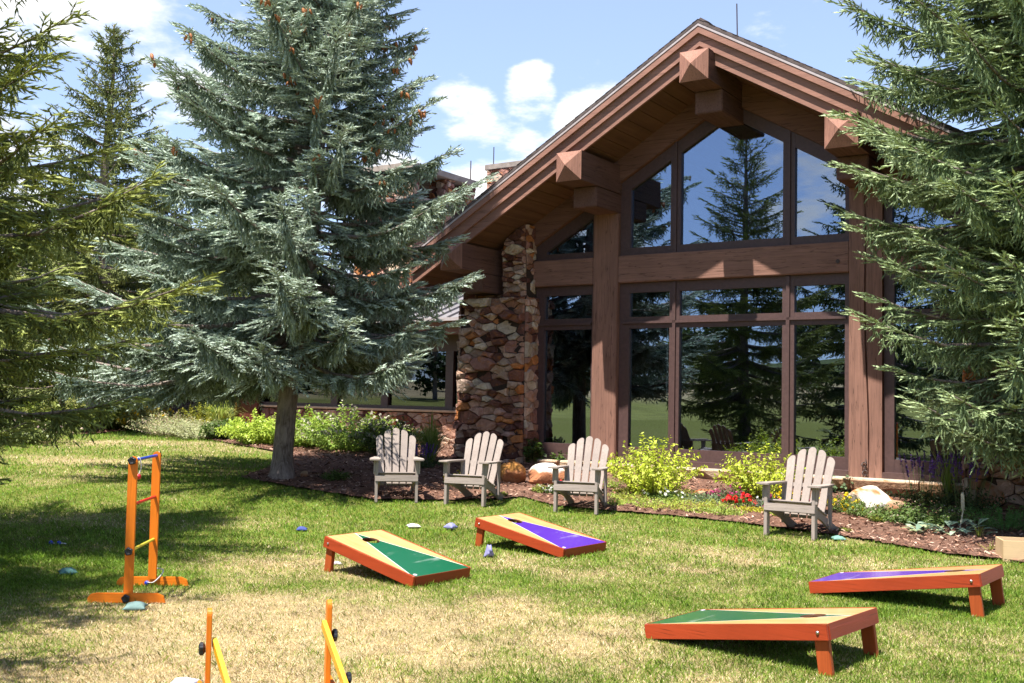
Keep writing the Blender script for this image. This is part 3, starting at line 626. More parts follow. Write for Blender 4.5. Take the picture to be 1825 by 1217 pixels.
# ================================================================ CHAIRS
M_ch = []
for ax in range(3): M_ch.append(wood("weathered_chair_wood_%s" % 'xyz'[ax], (.345, .285, .25), ax, dark=.72, bumpy=.25, rough=.85, fine=70, blotch=.15))
def adirondack(label):
    """front faces -y, origin on the lawn under the middle of the front legs"""
    root = empty('garden_chair', label=label, cat='chair', group='weathered slatted garden chairs in a row along the planting bed')
    W = .265
    for s in (-1, 1):
        MB().box(s*W-.019, s*W+.019, -.045, .045, -.01, .525).build('front_leg', M_ch[2], root, .004)
        # curved bracket under the armrest
        x = s*(W+.020); m = MB().prism([(-.04, .525), (.045, .525), (.035, .47), (.012, .41), (-.012, .36), (-.04, .355)], x if s > 0 else x-.022, x+.022 if s > 0 else x, axis='x')
        m.build('arm_bracket', M_ch[2], root, .003)
        # side rail: from the front of the seat down to the ground behind
        xr = s*(W-.034); prof = [(-.04, .25), (-.02, .335), (.10, .345), (.26, .285), (.48, .195), (.90, .055), (.93, .02), (.90, -.005), (.72, -.005), (.34, .16), (.05, .235)]
        MB().prism(prof, xr-.013, xr+.013, axis='x').build('side_rail', M_ch[1], root, .003)
        MB().box(s*W-.019, s*W+.019, .50, .545, .10, .53).build('rear_post', M_ch[2], root, .004)
        # armrest, wide at the front, tapering back
        o = s; pr = [(o*(W-.055), -.085), (o*(W-.040), -.105), (o*(W+.075), -.105), (o*(W+.095), -.085), (o*(W+.095), .16), (o*(W+.045), .42), (o*(W+.03), .58), (o*(W-.030), .58), (o*(W-.035), .30)]
        MB().prism(pr, .526, .549, axis='z').build('armrest', M_ch[1], root, .005)
    # seat slats follow the rails
    seat = [(-.045, .30, 1.35)] + [(.035+.078*i, .358-.036*i+(.002*i*i), -.42) for i in range(6)]
    for i, (y, z, tilt) in enumerate(seat):
        M = Matrix.Translation((0, y, z)) @ Matrix.Rotation(tilt if i else 1.48, 4, 'X')
        hw = W+.018 if i == 0 else W-.004
        MB().box(-hw, hw, -.034 if i else -.04, .034 if i else .04, -.009, .009, M=M).build('seat_slat', M_ch[0], root, .005)
    # fan back
    T = Matrix.Translation((0, .395, .195)) @ Matrix.Rotation(-.42, 4, 'X')
    for i in range(-2, 3):
        h = (.80, .77, .69)[abs(i)]; w = .0470; f = i*.030; B = Matrix.Translation((i*.0955, 0, 0)) @ Matrix.Rotation(f, 4, 'Y')
        top = []
        for k in range(9):
            t = math.pi*k/8; bias = (.0 if i == 0 else -np.sign(i)*.022)
            top.append((w*math.cos(t), h-.045+.045*math.sin(t)+bias*math.cos(t)*(.9)))
        pr = [(-w*.86, -.02), (w*.86, -.02)]+top
        MB().prism(pr, -.009, .009, M=T @ B).build('back_slat', M_ch[2], root, .003)
    for (z0, hw) in ((.05, .22), (.36, .27)):
        MB().box(-hw, hw, .010, .030, z0-.025, z0+.025, M=T).build('back_brace', M_ch[0], root, .003)
    m = MB().box(-W+.02, W-.02, .565, .583, .22, .27); m.build('rear_stretcher', M_ch[0], root, .003)
    return root
def relabel(o, label): o['label'] = label
ch0 = adirondack('weathered grey garden chair facing straight at the lawn, nearest the spruce trunk')
spots = [((671.4, 896.4), (740.5, 896.4), 8, None), ((796.5, 899.5), (856.3, 903.8), -20, 'weathered garden chair turned slightly sideways in front of the stone pillar and yellow flowers'),
         ((991.3, 913.8), (1058.6, 917.5), -17, 'weathered garden chair in front of the left timber post, behind the purple bean bag board'),
         ((1364.2, 954.4), (1448.3, 963.5), -35, 'weathered garden chair nearest the camera, beside the red and yellow flowers')]
for i, (p, q, yaw, lab) in enumerate(spots):
    c = ch0 if i == 0 else copy_tree(ch0)
    if lab: relabel(c, lab)
    a, b = at(*p), at(*q); m_ = (a+b)/2; y_ = R(yaw); m_ = m_+Vector((-math.sin(y_), math.cos(y_), 0))*.04
    c.location = (m_.x, m_.y, float(terrain(0, m_.y+.3))-.0); c.rotation_euler = (R(-1.5) if i else R(-.5), 0, y_)
    c.scale = ((.99, .99, 1.02), (.99, .99, 1.02), (.99, .99, 1.02), (1.02, 1.0, 1.06))[i]
# ================================================================ BEAN BAG BOARDS
M_red = wood("red_stained_pine", (.36, .046, .012), 1, dark=.75, bumpy=.15, rough=.45, fine=40, spec=.4, blotch=.3)
M_redx = wood("red_stained_pine_across", (.30, .038, .013), 0, dark=.7, bumpy=.15, rough=.45, fine=40, spec=.4, blotch=.3)
M_bolt = plain("galvanised_bolt", (.5, .5, .5), .3, .5, 1.0, var=.05)
M_hole = plain("unpainted_cut_edge", (.14, .06, .03), .8)
def board_face(name, paint):
    t = NT(name); tc = t.n('ShaderNodeTexCoord'); sp_ = t.n('ShaderNodeSeparateXYZ'); t.l(tc.outputs['UV'], sp_.inputs[0])
    # UV: x -1..1 across, y 0..1 from the low edge to the high edge
    ax = t.math('ABSOLUTE', sp_.outputs[0]); lim = t.math('SUBTRACT', 1.0, sp_.outputs[1])
    e = t.math('SUBTRACT', t.math('MULTIPLY', lim, 1.02), ax)
    ins = t.math('GREATER_THAN', e, .022); wht = t.math('GREATER_THAN', e, .0)
    co = t.coord((1, 1, 1)); gr = t.noise(t.coord((40, 3, 10)), 1.0, 5)
    base = t.mix(t.rng(gr, .35, .65), (.52, .30, .11), (.62, .385, .165))
    sc1 = t.noise(t.coord((2.5, 11, 4), rot=(0, 0, .5)), 1.0, 6, .7); sc2 = t.noise(co, 2.6, 2)
    scuff = t.math('MULTIPLY', t.rng(sc1, .56, .74), t.rng(sc2, .45, .62))
    pt = t.mix(t.math('MULTIPLY', scuff, .5), paint, tuple(.5*v+.38 for v in paint))
    c = t.mix(wht, base, (.75, .72, .68)); c = t.mix(ins, c, pt)
    t.bump(gr, .05, .004); t.fin(c, .28, .5)
    t.b.inputs['Coat Weight'].default_value = .35; t.b.inputs['Coat Roughness'].default_value = .12
    return t.m
def cornhole(q, paint, label):
    x, y, yaw, W, L, hr = q; T = .09; tilt = math.asin((hr-T)/L)
    root = empty('bean_bag_board', (x, y, float(terrain(x, y))+.0), yaw, label, 'bean bag board', 'bean bag boards with a hole, set in two facing pairs')
    B = Matrix.Rotation(tilt, 4, 'X'); w = W/2
    # deck with a round hole
    r = .076; cy_ = L*.80; n = 40; V = []; F = []; th = .014
    circ = [(r*math.cos(2*math.pi*k/n), cy_+r*math.sin(2*math.pi*k/n)) for k in range(n)]
    sq = []
    for k in range(n):
        a = 2*math.pi*k/n; c_, s_ = math.cos(a), math.sin(a)
        tx = (w/abs(c_)) if abs(c_) > 1e-6 else 1e9; ty = ((L-cy_)/s_) if s_ > 1e-6 else ((-cy_)/s_ if s_ < -1e-6 else 1e9); tt = min(tx, ty); sq.append((c_*tt, cy_+s_*tt))
    corners = [(w, L), (-w, L), (-w, 0), (w, 0)]
    for cc_ in corners:                       # move the nearest ray end on to each corner
        k = min(range(n), key=lambda i: (sq[i][0]-cc_[0])**2+(sq[i][1]-cc_[1])**2); sq[k] = cc_
    for z in (T, T-th):
        V += [(p[0], p[1], z) for p in circ]+[(p[0], p[1], z) for p in sq]
    for k in range(n):
        k2 = (k+1) % n; F.append((k, n+k, n+k2, k2)); F.append((2*n+k2, 3*n+k2, 3*n+k, 2*n+k)); F.append((k, k2, 2*n+k2, 2*n+k)); F.append((n+k2, n+k, 3*n+k, 3*n+k2))
    me = bpy.data.meshes.new('deck'); me.from_pydata([tuple(B @ Vector(v)) for v in V], [], F); uv = me.uv_layers.new(name='UVMap')
    for lp in me.loops: v = V[lp.vertex_index]; uv.data[lp.index].uv = (v[0]/w, v[1]/L)
    for i, p in enumerate(me.polygons): p.material_index = 1 if i % 4 == 2 else 0
    finish(me, 'deck', [paint, M_hole], root)
    g = .001
    for s in (-1, 1): MB().box(s*(w-.020), s*w+s*.003, -.003, L+.003, 0, T-g if False else T+.0015, M=B).build('side_rail', M_red, root, .003)
    MB().box(-w+.021, w-.021, -.0025, .019, 0.001, T-th-.001, M=B).build('end_rail', M_redx, root, .002)
    MB().box(-w+.0205, w-.0205, L-.019, L+.0025, .001, T-th-.001, M=B).build('end_rail', M_redx, root, .002)
    # show face of the end rails runs to the top of the deck
    MB().box(-w+.0205, w-.0205, -.008, -.0027, .001, T+.001, M=B).build('end_rail', M_redx, root, .001)
    MB().box(-w+.0205, w-.0205, L+.0027, L+.008, .001, T+.001, M=B).build('end_rail', M_redx, root, .001)
    for s in (-1, 1):
        x0 = s*(w-.022); x1 = s*(w-.058); piv = B @ Vector((0, L-.055, .045)); foot = Vector((0, piv.y+.035, .0))
        d = (foot-Vector((0, piv.y, piv.z))); d.x = 0; dn = d.normalized(); pn = Vector((0, dn.z, -dn.y)); hw_ = .042
        c4 = []
        for xx in (x0, x1):
            for (a_, b_) in ((0, -1), (0, 1), (1, 1), (1, -1)):
                base_ = Vector((xx, piv.y, piv.z+.02)) if a_ == 0 else Vector((xx, foot.y, -.005)); c4.append(base_+pn*hw_*b_*(1 if a_ == 0 else 1))
        for v in (2, 3, 6, 7): c4[v].z = -.006
        m = MB(); m.add(c4, [(0, 1, 2, 3), (7, 6, 5, 4), (0, 4, 5, 1), (1, 5, 6, 2), (2, 6, 7, 3), (3, 7, 4, 0)]); m.build('leg', M_redx if False else M_leg, root, .004)
        b = B @ Vector((s*(w+.0035), L-.055, .045)); MB().tube([b, b+Vector((s*.005, 0, 0)), b+Vector((s*.009, 0, 0))], [.010, .010, .005], 12).build('bolt', M_bolt, root)
    sk = B @ Vector((-w*.86, .035, T+.001)); MB().tube([sk, sk+(B.to_3x3() @ Vector((0, 0, .0015)))], .017, 20).build('sticker', plain('sticker_vinyl', (.6, .55, .6), .4, var=.4, scale=60, bump=0), root)
    return root
M_leg = wood("red_stained_pine_upright", (.38, .075, .018), 2, dark=.7, bumpy=.15, rough=.5, fine=40, blotch=.3)
PG = board_face("board_face_green", (.003, .095, .040)); PP = board_face("board_face_purple", (.085, .028, .34))
def fitq(x, y, yaw, W, L, hr): return (x, y, yaw, W, L, hr)
BOARDS = [((-.531, 8.479, .880, .66, 1.083, .297), PG, 'bean bag board with a green painted triangle sloping towards the camera on the left'),
          ((.735, 10.131, .886, .71, 1.113, .283), PP, 'bean bag board with a purple painted triangle lying in front of the garden chairs'),
          ((1.112, 6.918, -2.307, .681, 1.228, .284), PG, 'bean bag board with a green triangle nearest the camera, its raised end to the right'),
          ((2.594, 8.569, -2.253, .638, 1.285, .305), PP, 'purple triangle bean bag board at the right edge, raised end near the wooden box')]
for q, p, l in BOARDS: cornhole(q, p, l)
# ================================================================ BEAN BAGS
def bag(px, py, size, col, label, squash=.35, yaw=0.0, stand=False, seed=1):
    rnd = np.random.RandomState(seed); n = 14; V = []; F = []
    g = np.linspace(-1, 1, n); X, Y = np.meshgrid(g, g); h = ((1-X**2)*(1-Y**2))**.62
    pin = 1-.10*(np.abs(X)*np.abs(Y))**.5*0; x = X*(1-.17*(1-Y**2)*X**2); y = Y*(1-.17*(1-X**2)*Y**2)
    lump = .8+.5*vnoise(X*3+seed*7, Y*3, 1.0, 9)
    for sgn in (1, -1):
        z = sgn*h*squash*lump*(1 if sgn > 0 else .55); b = len(V); V += [(x[i, j]*.5, y[i, j]*.5, z[i, j]*.5+.08*(X[i, j]**2)*(.5)*squash) for i in range(n) for j in range(n)]
        for i in range(n-1):
            for j in range(n-1):
                q = (b+i*n+j, b+i*n+j+1, b+(i+1)*n+j+1, b+(i+1)*n+j); F.append(q if sgn > 0 else q[::-1])
    V = np.array(V)*size
    if stand: V[:, :2] *= (1-.75*np.clip((V[:, 1:2]/size+.5), 0, 1)*np.array([[1, 0]])); V = V[:, [0, 2, 1]]*np.array([1, 1.6, 1.0])
    me = bpy.data.meshes.new('bean_bag'); me.from_pydata([tuple(v) for v in V], [], F)
    t = NT('bag_cloth'); co = t.coord(); w = t.noise(co, 60, 4); c = t.mix(t.rng(w, .35, .65), tuple(v*.82 for v in col), col); t.bump(w, .3, .003); t.fin(c, .9, .2)
    bm = bmesh.new(); bm.from_mesh(me); bmesh.ops.remove_doubles(bm, verts=bm.verts, dist=1e-5); bmesh.ops.recalc_face_normals(bm, faces=bm.faces); bm.to_mesh(me); bm.free()
    o = finish(me, 'bean_bag', t.m, None, True); p = at(px, py); o.location = (p.x, p.y, p.z-float(V[:, 2].min())-.004); o.rotation_euler = (0, 0, yaw)
    return tag(o, label, 'bean bag', 'bean bags lying about the lawn')
TEAL = (.085, .19, .17)
bag(121, 1024, .15, TEAL, 'teal bean bag lying flat on the shaded grass left of the tall orange ladder', .5, .5, seed=2)
bag(241, 1087, .16, (.15, .23, .215), 'pale teal bean bag at the foot of the tall orange ladder', .42, .2, seed=3)
bag(538, 946, .13, (.06, .08, .25), 'dark blue bean bag on the grass left of the green bean bag board', .45, .1, seed=4)
bag(737, 940, .16, (.62, .60, .52), 'cream bean bag on the grass behind the green bean bag board', .35, .3, seed=5)
bag(803, 944, .13, (.24, .24, .46), 'light blue folded bean bag between the two left boards', .75, 1.0, seed=6)
bag(872, 993, .125, (.25, .24, .46), 'lavender bean bag standing on its corner in front of the purple board', .9, .2, True, seed=7)
bag(1494, 963, .15, (.16, .30, .25), 'mint green bean bag beside the leg of the nearest garden chair', .42, .0, seed=8)
bag(327, 1226, .16, (.48, .47, .52), 'white bean bag at the bottom edge near the orange ladder top', .42, .0, seed=9)
bag(600, 1006, .10, (.45, .38, .42), 'faded pink bean bag lying in the shade under the green board', .35, .3, seed=10)
# ================================================================ LADDERS
M_or = [wood("orange_stained_wood_%s" % 'xyz'[a], (.74, .19, .010), a, dark=.82, bumpy=.12, rough=.38, fine=50, spec=.45, blotch=.25) for a in range(3)]
M_yel = wood("yellow_varnished_wood", (.80, .42, .02), 1, dark=.85, bumpy=.1, rough=.35, fine=50, spec=.45)
M_knob = plain("black_plastic_knob", (.012, .012, .016), .35, .5, var=.1)
M_rung = {c: plain(c+"_painted_rung", v, .35, .5, var=.08, bump=0) for c, v in (('blue', (.02, .06, .42)), ('red', (.50, .02, .015)), ('yellow', (.55, .47, .05)))}
def knob(c, d, r, parent):
    c = Vector(c); d = Vector(d); m = MB(); a = d.orthogonal().normalized(); b = d.cross(a); n = 20
    ring_ = lambda k, rr: [c+d*k+(a*math.cos(2*math.pi*i/n)+b*math.sin(2*math.pi*i/n))*rr*(1+.10*math.cos(5*2*math.pi*i/n)) for i in range(n)]
    V = ring_(0, r*.5)+ring_(.012, r)+ring_(.026, r)+ring_(.031, r*.7)+ring_(.027, r*.4); F = [tuple(range(n))[::-1], tuple(range(4*n, 5*n))]
    for j in range(4):
        for i in range(n): F.append((j*n+i, j*n+(i+1) % n, (j+1)*n+(i+1) % n, (j+1)*n+i))
    m.add(V, F); return m.build('knob', M_knob, parent)
def rail(x, z0, z1, hw, th, parent, mat, name='rail', y=0):
    pr = [(y-hw, z0), (y+hw, z0), (y+hw, z1-hw)]+[(y+hw*math.cos(math.pi*k/10), z1-hw+hw*math.sin(math.pi*k/10)) for k in range(1, 10)]+[(y-hw, z1-hw)]
    return MB().prism(pr, x-th/2, x+th/2, axis='x').build(name, mat, parent, .003)
A_, B_ = at(228, 1073), at(271, 1045); ax_ = (B_-A_); Ln = ax_.length; yaw = math.atan2(ax_.y, ax_.x)
lad = empty('ladder_game', tuple(A_), yaw, 'tall orange ladder toss frame with blue, red and yellow rungs standing on the lawn', 'ladder toss game', 'orange wooden ladder toss frames')
Mlean = 0.0
for i, x in enumerate((0, Ln)):
    rail(x, .055, 1.03, .032, .020, lad, M_or[2]); xo = -.026 if i == 0 else Ln+.026
    zf_ = .0; pr = [(-.27, .0), (.27, .0), (.275, .03), (.25, .062), (.21, .070), (-.21, .070), (-.255, .05)]
    MB().prism(pr, xo-.010, xo+.010, axis='x').build('foot', M_or[1], lad, .004)
    s = -1 if i == 0 else 1
    for z in ((1.0, .36, .035) if i == 0 else (1.0, .36)):
        knob((x+s*(.0105 if z > .1 else .037), 0, z), (s, 0, 0), .028, lad)
for z, c in ((1.0, 'blue'), (.685, 'red'), (.36, 'yellow')): MB().tube([(.010, 0, z), (Ln-.010, 0, z)], .011, 12).build('rung', M_rung[c], lad, smooth=False)
# bolas: two balls on a cord
def ball(c, r, mat, parent, name='ball'):
    bm = bmesh.new(); bmesh.ops.create_icosphere(bm, subdivisions=3, radius=r, matrix=Matrix.Translation(c)); me = bpy.data.meshes.new(name); bm.to_mesh(me); bm.free()
    return finish(me, name, mat, parent, True)
M_cord = plain("white_cord", (.65, .62, .60), .8, var=.1, bump=0); M_blue = plain("blue_ball_paint", (.01, .035, .36), .35, .5, var=.05, bump=0); M_rball = plain("red_ball_paint", (.45, .01, .02), .35, .5, var=.05, bump=0)
def bolas(p, pts, b1, b2, mat, label):
    r = empty('toss_bolas', p, 0, label, 'toss bolas', 'toss bolas of two balls on a cord')
    ball(Vector(b1), .021, mat, r); ball(Vector(b2), .021, mat, r)
    q = [Vector(v) for v in pts]; sm = []
    for i in range(len(q)-1):
        a0 = q[max(i-1, 0)]; a1, a2 = q[i], q[i+1]; a3 = q[min(i+2, len(q)-1)]
        for t in [k/8 for k in range(8)]:
            sm.append(.5*((2*a1)+(a2-a0)*t+(2*a0-5*a1+4*a2-a3)*t*t+(3*a1-a0-3*a2+a3)*t**3))
    sm.append(q[-1]); MB().tube(sm, .0045, 6).build('cord', M_cord, r); return r
p = at(262, 1044); bolas(tuple(p), [(-.02, 0, .02), (.0, -.01, .03), (.06, -.03, .035), (.12, -.02, .10), (.10, .03, .125), (.02, .05, .12), (.005, .03, .06)], (0, 0, .022), (.01, .06, .10), M_blue, 'blue ball bolas with a white cord looped on the foot of the tall orange ladder')
p = at(99, 971); bolas(tuple(p), [(-.04, 0, .02), (-.02, .04, .01), (.05, .06, .01), (.09, .02, .01), (.05, -.01, .02)], (-.045, 0, .021), (.035, -.01, .021), M_blue, 'blue ball bolas lying on the shaded grass at the left')
rp = lad.matrix_world
th = Matrix.Translation(A_) @ Matrix.Rotation(yaw, 4, 'Z')
q1 = th @ Vector((.135, .0, .875)); q2 = th @ Vector((.12, .05, .835)); top = th @ Vector((.13, .0, 1.016)); m1 = th @ Vector((.135, -.018, .95)); m2 = th @ Vector((.125, .03, .93))
bolas((0, 0, 0), [q1, m1, top, m2, q2], q1, q2, M_rball, 'red ball bolas hanging from the blue top rung of the tall orange ladder')
# the second frame, folded low, at the bottom edge of the picture
a0 = atY(374, 1085, 5.12); b0 = atY(587, 1070, 5.30); H2 = (a0.z+b0.z)/2; yaw2 = math.atan2(b0.y-a0.y, b0.x-a0.x); Wd = math.hypot(b0.x-a0.x, b0.y-a0.y)
lad2 = empty('ladder_game', (a0.x, a0.y, 0), yaw2, 'low orange and yellow ladder toss frame cut off by the bottom edge', 'ladder toss game', 'orange wooden ladder toss frames')
for i, x in enumerate((0, Wd)):
    rail(x, .0, (a0.z, b0.z)[i]+.005, .033, .024, lad2, M_or[2]); s = -1 if i == 0 else 1
    knob((x+s*.014, 0, (.265, .30)[i]), (s, 0, 0), .03, lad2)
    # folding arm leaning towards the lens
    s2 = 1 if i == 0 else -1; xa = x+s2*.026; zt = (.30, .36)[i]; p_, q_ = Vector((xa, .0, zt)), Vector((xa+.10, -.42, .02)); d = (q_-p_).normalized(); n_ = Vector((0, -d.z, d.y)).normalized(); h = .028
    m = MB(); c8 = [p_-n_*h, q_-n_*h, q_+n_*h, p_+n_*h]; m.add([c+Vector((-.011, 0, 0)) for c in c8]+[c+Vector((.011, 0, 0)) for c in c8], [(3, 2, 1, 0), (4, 5, 6, 7), (0, 1, 5, 4), (1, 2, 6, 5), (2, 3, 7, 6), (3, 0, 4, 7)]); m.build('folding_arm', M_yel, lad2, .003)
    xo = x-s2*.03; MB().prism([(-.25, .0), (.25, .0), (.24, .05), (.20, .066), (-.20, .066), (-.24, .05)], xo-.010, xo+.010, axis='x').build('foot', M_or[1], lad2, .004)
knob((Wd-.026+.06+.012, -.25, .15), (1, 0, 0), .028, lad2)
MB().tube([(.095, -.34, .07), (Wd+.03, -.34, .07)], .011, 10).build('rung', M_rung['red'], lad2); MB().tube([(.012, 0, .03), (Wd-.012, 0, .03)], .011, 10).build('rung', M_rung['yellow'], lad2)
# ================================================================ WOODEN BOX
p = at(1788, 1001); M_box = wood("pale_plywood", (.62, .44, .25), 0, dark=.85, bumpy=.1, fine=30)
bxr = empty('wooden_box', tuple(p), R(-12), 'pale open wooden box on the lawn at the right edge', 'box')
MB().box(0, .42, -.008, .008, 0, .205).build('side_panel', M_box, bxr, .002); MB().box(0, .42, .292, .308, 0, .205).build('side_panel', M_box, bxr, .002)
MB().box(0, .014, .009, .291, 0, .204).build('side_panel', M_box, bxr, .002); MB().box(.406, .42, .009, .291, 0, .204).build('side_panel', M_box, bxr, .002); MB().box(.015, .405, .009, .291, .01, .02).build('bottom_panel', M_box, bxr)
# ================================================================ IN THE ROOM
M_seat = plain("red_seat_cushion", (.42, .03, .03), .7); M_dw = wood("dining_chair_wood", (.30, .13, .05), 2, rough=.4)
def dining(loc, rz_, label):
    r = empty('dining_chair', loc, rz_, label, 'chair', 'dining chairs inside behind the glass')
    for s in (-1, 1):
        MB().box(s*.2-.02, s*.2+.02, -.22, -.18, 0, .45).build('leg', M_dw, r, .003); MB().box(s*.2-.02, s*.2+.02, .18, .22, 0, 1.0).build('leg', M_dw, r, .003)
    MB().box(-.22, .22, -.23, .23, .451, .50).build('seat', M_seat, r, .01)
    MB().box(-.178, .178, .185, .21, .90, .98).box(-.178, .178, .185, .21, .62, .66).build('backrest', M_dw, r, .003); MB().box(-.17, .17, .18, .205, .67, .88).build('back_cushion', M_seat, r, .01)
    return r
Lw = Matrix.Translation(P0) @ Matrix.Rotation(-HD, 4, 'Z')
for i, (a, y, rr, l) in enumerate(((-.55, 1.3, 2.6, 'red cushioned dining chair inside, seen through the right lower window pane'), (.1, 2.3, .4, 'red dining chair inside near the timber post, half hidden by reflections'), (-1.35, 1.2, 3.3, 'wooden dining chair inside, behind the middle pane close to the mullion'))):
    w_ = Lw @ Vector((a, y, .42)); dining(tuple(w_), -HD+rr, l)
w_ = Lw @ Vector((-.2, 1.95, .42)); tb = empty('dining_table', tuple(w_), -HD, 'dark round dining table inside the lodge behind the glass', 'table')
MB().tube([(0, 0, .70), (0, 0, .74)], .55, 32).build('tabletop', plain('tabletop_varnish', (.08, .04, .03), .25), tb); MB().tube([(0, 0, .03), (0, 0, .70)], .05, 12).build('leg', M_dw, tb); MB().tube([(0, 0, .0), (0, 0, .03)], .3, 20).build('base', M_dw, tb)
# ================================================================ SPRUCES
def bark_mat(name, a, b): 
    t = NT(name); f = t.noise(t.coord((26, 26, 5)), 1.0, 7, .7, .8); g = t.noise(t.coord(), 3, 3); c = t.mix(t.rng(f, .35, .65), a, b); c = t.mix(t.rng(g, .45, .75, 0, .5), c, tuple(v*1.5 for v in b)); t.bump(f, 1.0, .05); return t.fin(c, .95, .1)
M_bark = bark_mat("spruce_bark", (.10, .07, .055), (.36, .29, .25))
WOODC = np.array((.12, .07, .045))
def basis(D):
    a = np.where(np.abs(D[:, 2:3]) < .9, np.array([[0, 0, 1.]]), np.array([[1., 0, 0]])); p = unit(np.cross(D, a)); return p, np.cross(D, p)
def needles(P, D, L, k, nl, nw, col, rs):
    """bottle-brush twigs: k needles on each"""
    n = len(P); j = np.tile(np.arange(k), n); i = np.repeat(np.arange(n), k); t = (j+rs.rand(n*k))/k
    ph = j*2.4+rs.rand(n)[i]*6.28+rs.uniform(-.5, .5, n*k); p, q = basis(D); perp = p[i]*np.cos(ph)[:, None]+q[i]*np.sin(ph)[:, None]
    base = P[i]+D[i]*(L[i]*t)[:, None]; al = rs.uniform(.55, 1.0, n*k)*(1-.55*t**3); nd = D[i]*np.cos(al)[:, None]+perp*np.sin(al)[:, None]
    nd = unit(nd+np.array([0, 0, .18])); ln = nl*rs.uniform(.75, 1.15, n*k)*(1-.25*t); sd = unit(np.cross(nd, [[0, 0, 1.]])*.8+rs.normal(0, .45, nd.shape)); sd = unit(sd-nd*(sd*nd).sum(-1, keepdims=True))*(nw*.5)
    V = np.stack([base-sd, base+sd, base+nd*ln[:, None]], 1).reshape(-1, 3)
    c = col[i]*rs.uniform(.82, 1.18, (n*k, 1)); C = np.stack([c*.9, c*.9, c*1.1], 1).reshape(-1, 3)
    # the packed needle mass along each shoot: a slim three-sided spindle
    a0 = rs.rand(n)*6.28; rc = (nl*.40)*rs.uniform(.8, 1.15, n); ring = []
    for q_ in range(3):
        a = a0+2.094*q_; ring.append(P+D*(L*.42)[:, None]+(p*np.cos(a)[:, None]+q*np.sin(a)[:, None])*rc[:, None])
    tip = P+D*(L*1.02)[:, None]; T = []
    for q_ in range(3):
        A, B = ring[q_], ring[(q_+1) % 3]; T.append(np.stack([P, B, A], 1)); T.append(np.stack([tip, A, B], 1))
    T = np.stack(T, 1).reshape(-1, 3); cs = np.repeat(col*rs.uniform(.8, 1.1, (n, 1)), 18, 0)
    return np.vstack([V, T]).astype(np.float32), np.vstack([C, cs]).astype(np.float32)
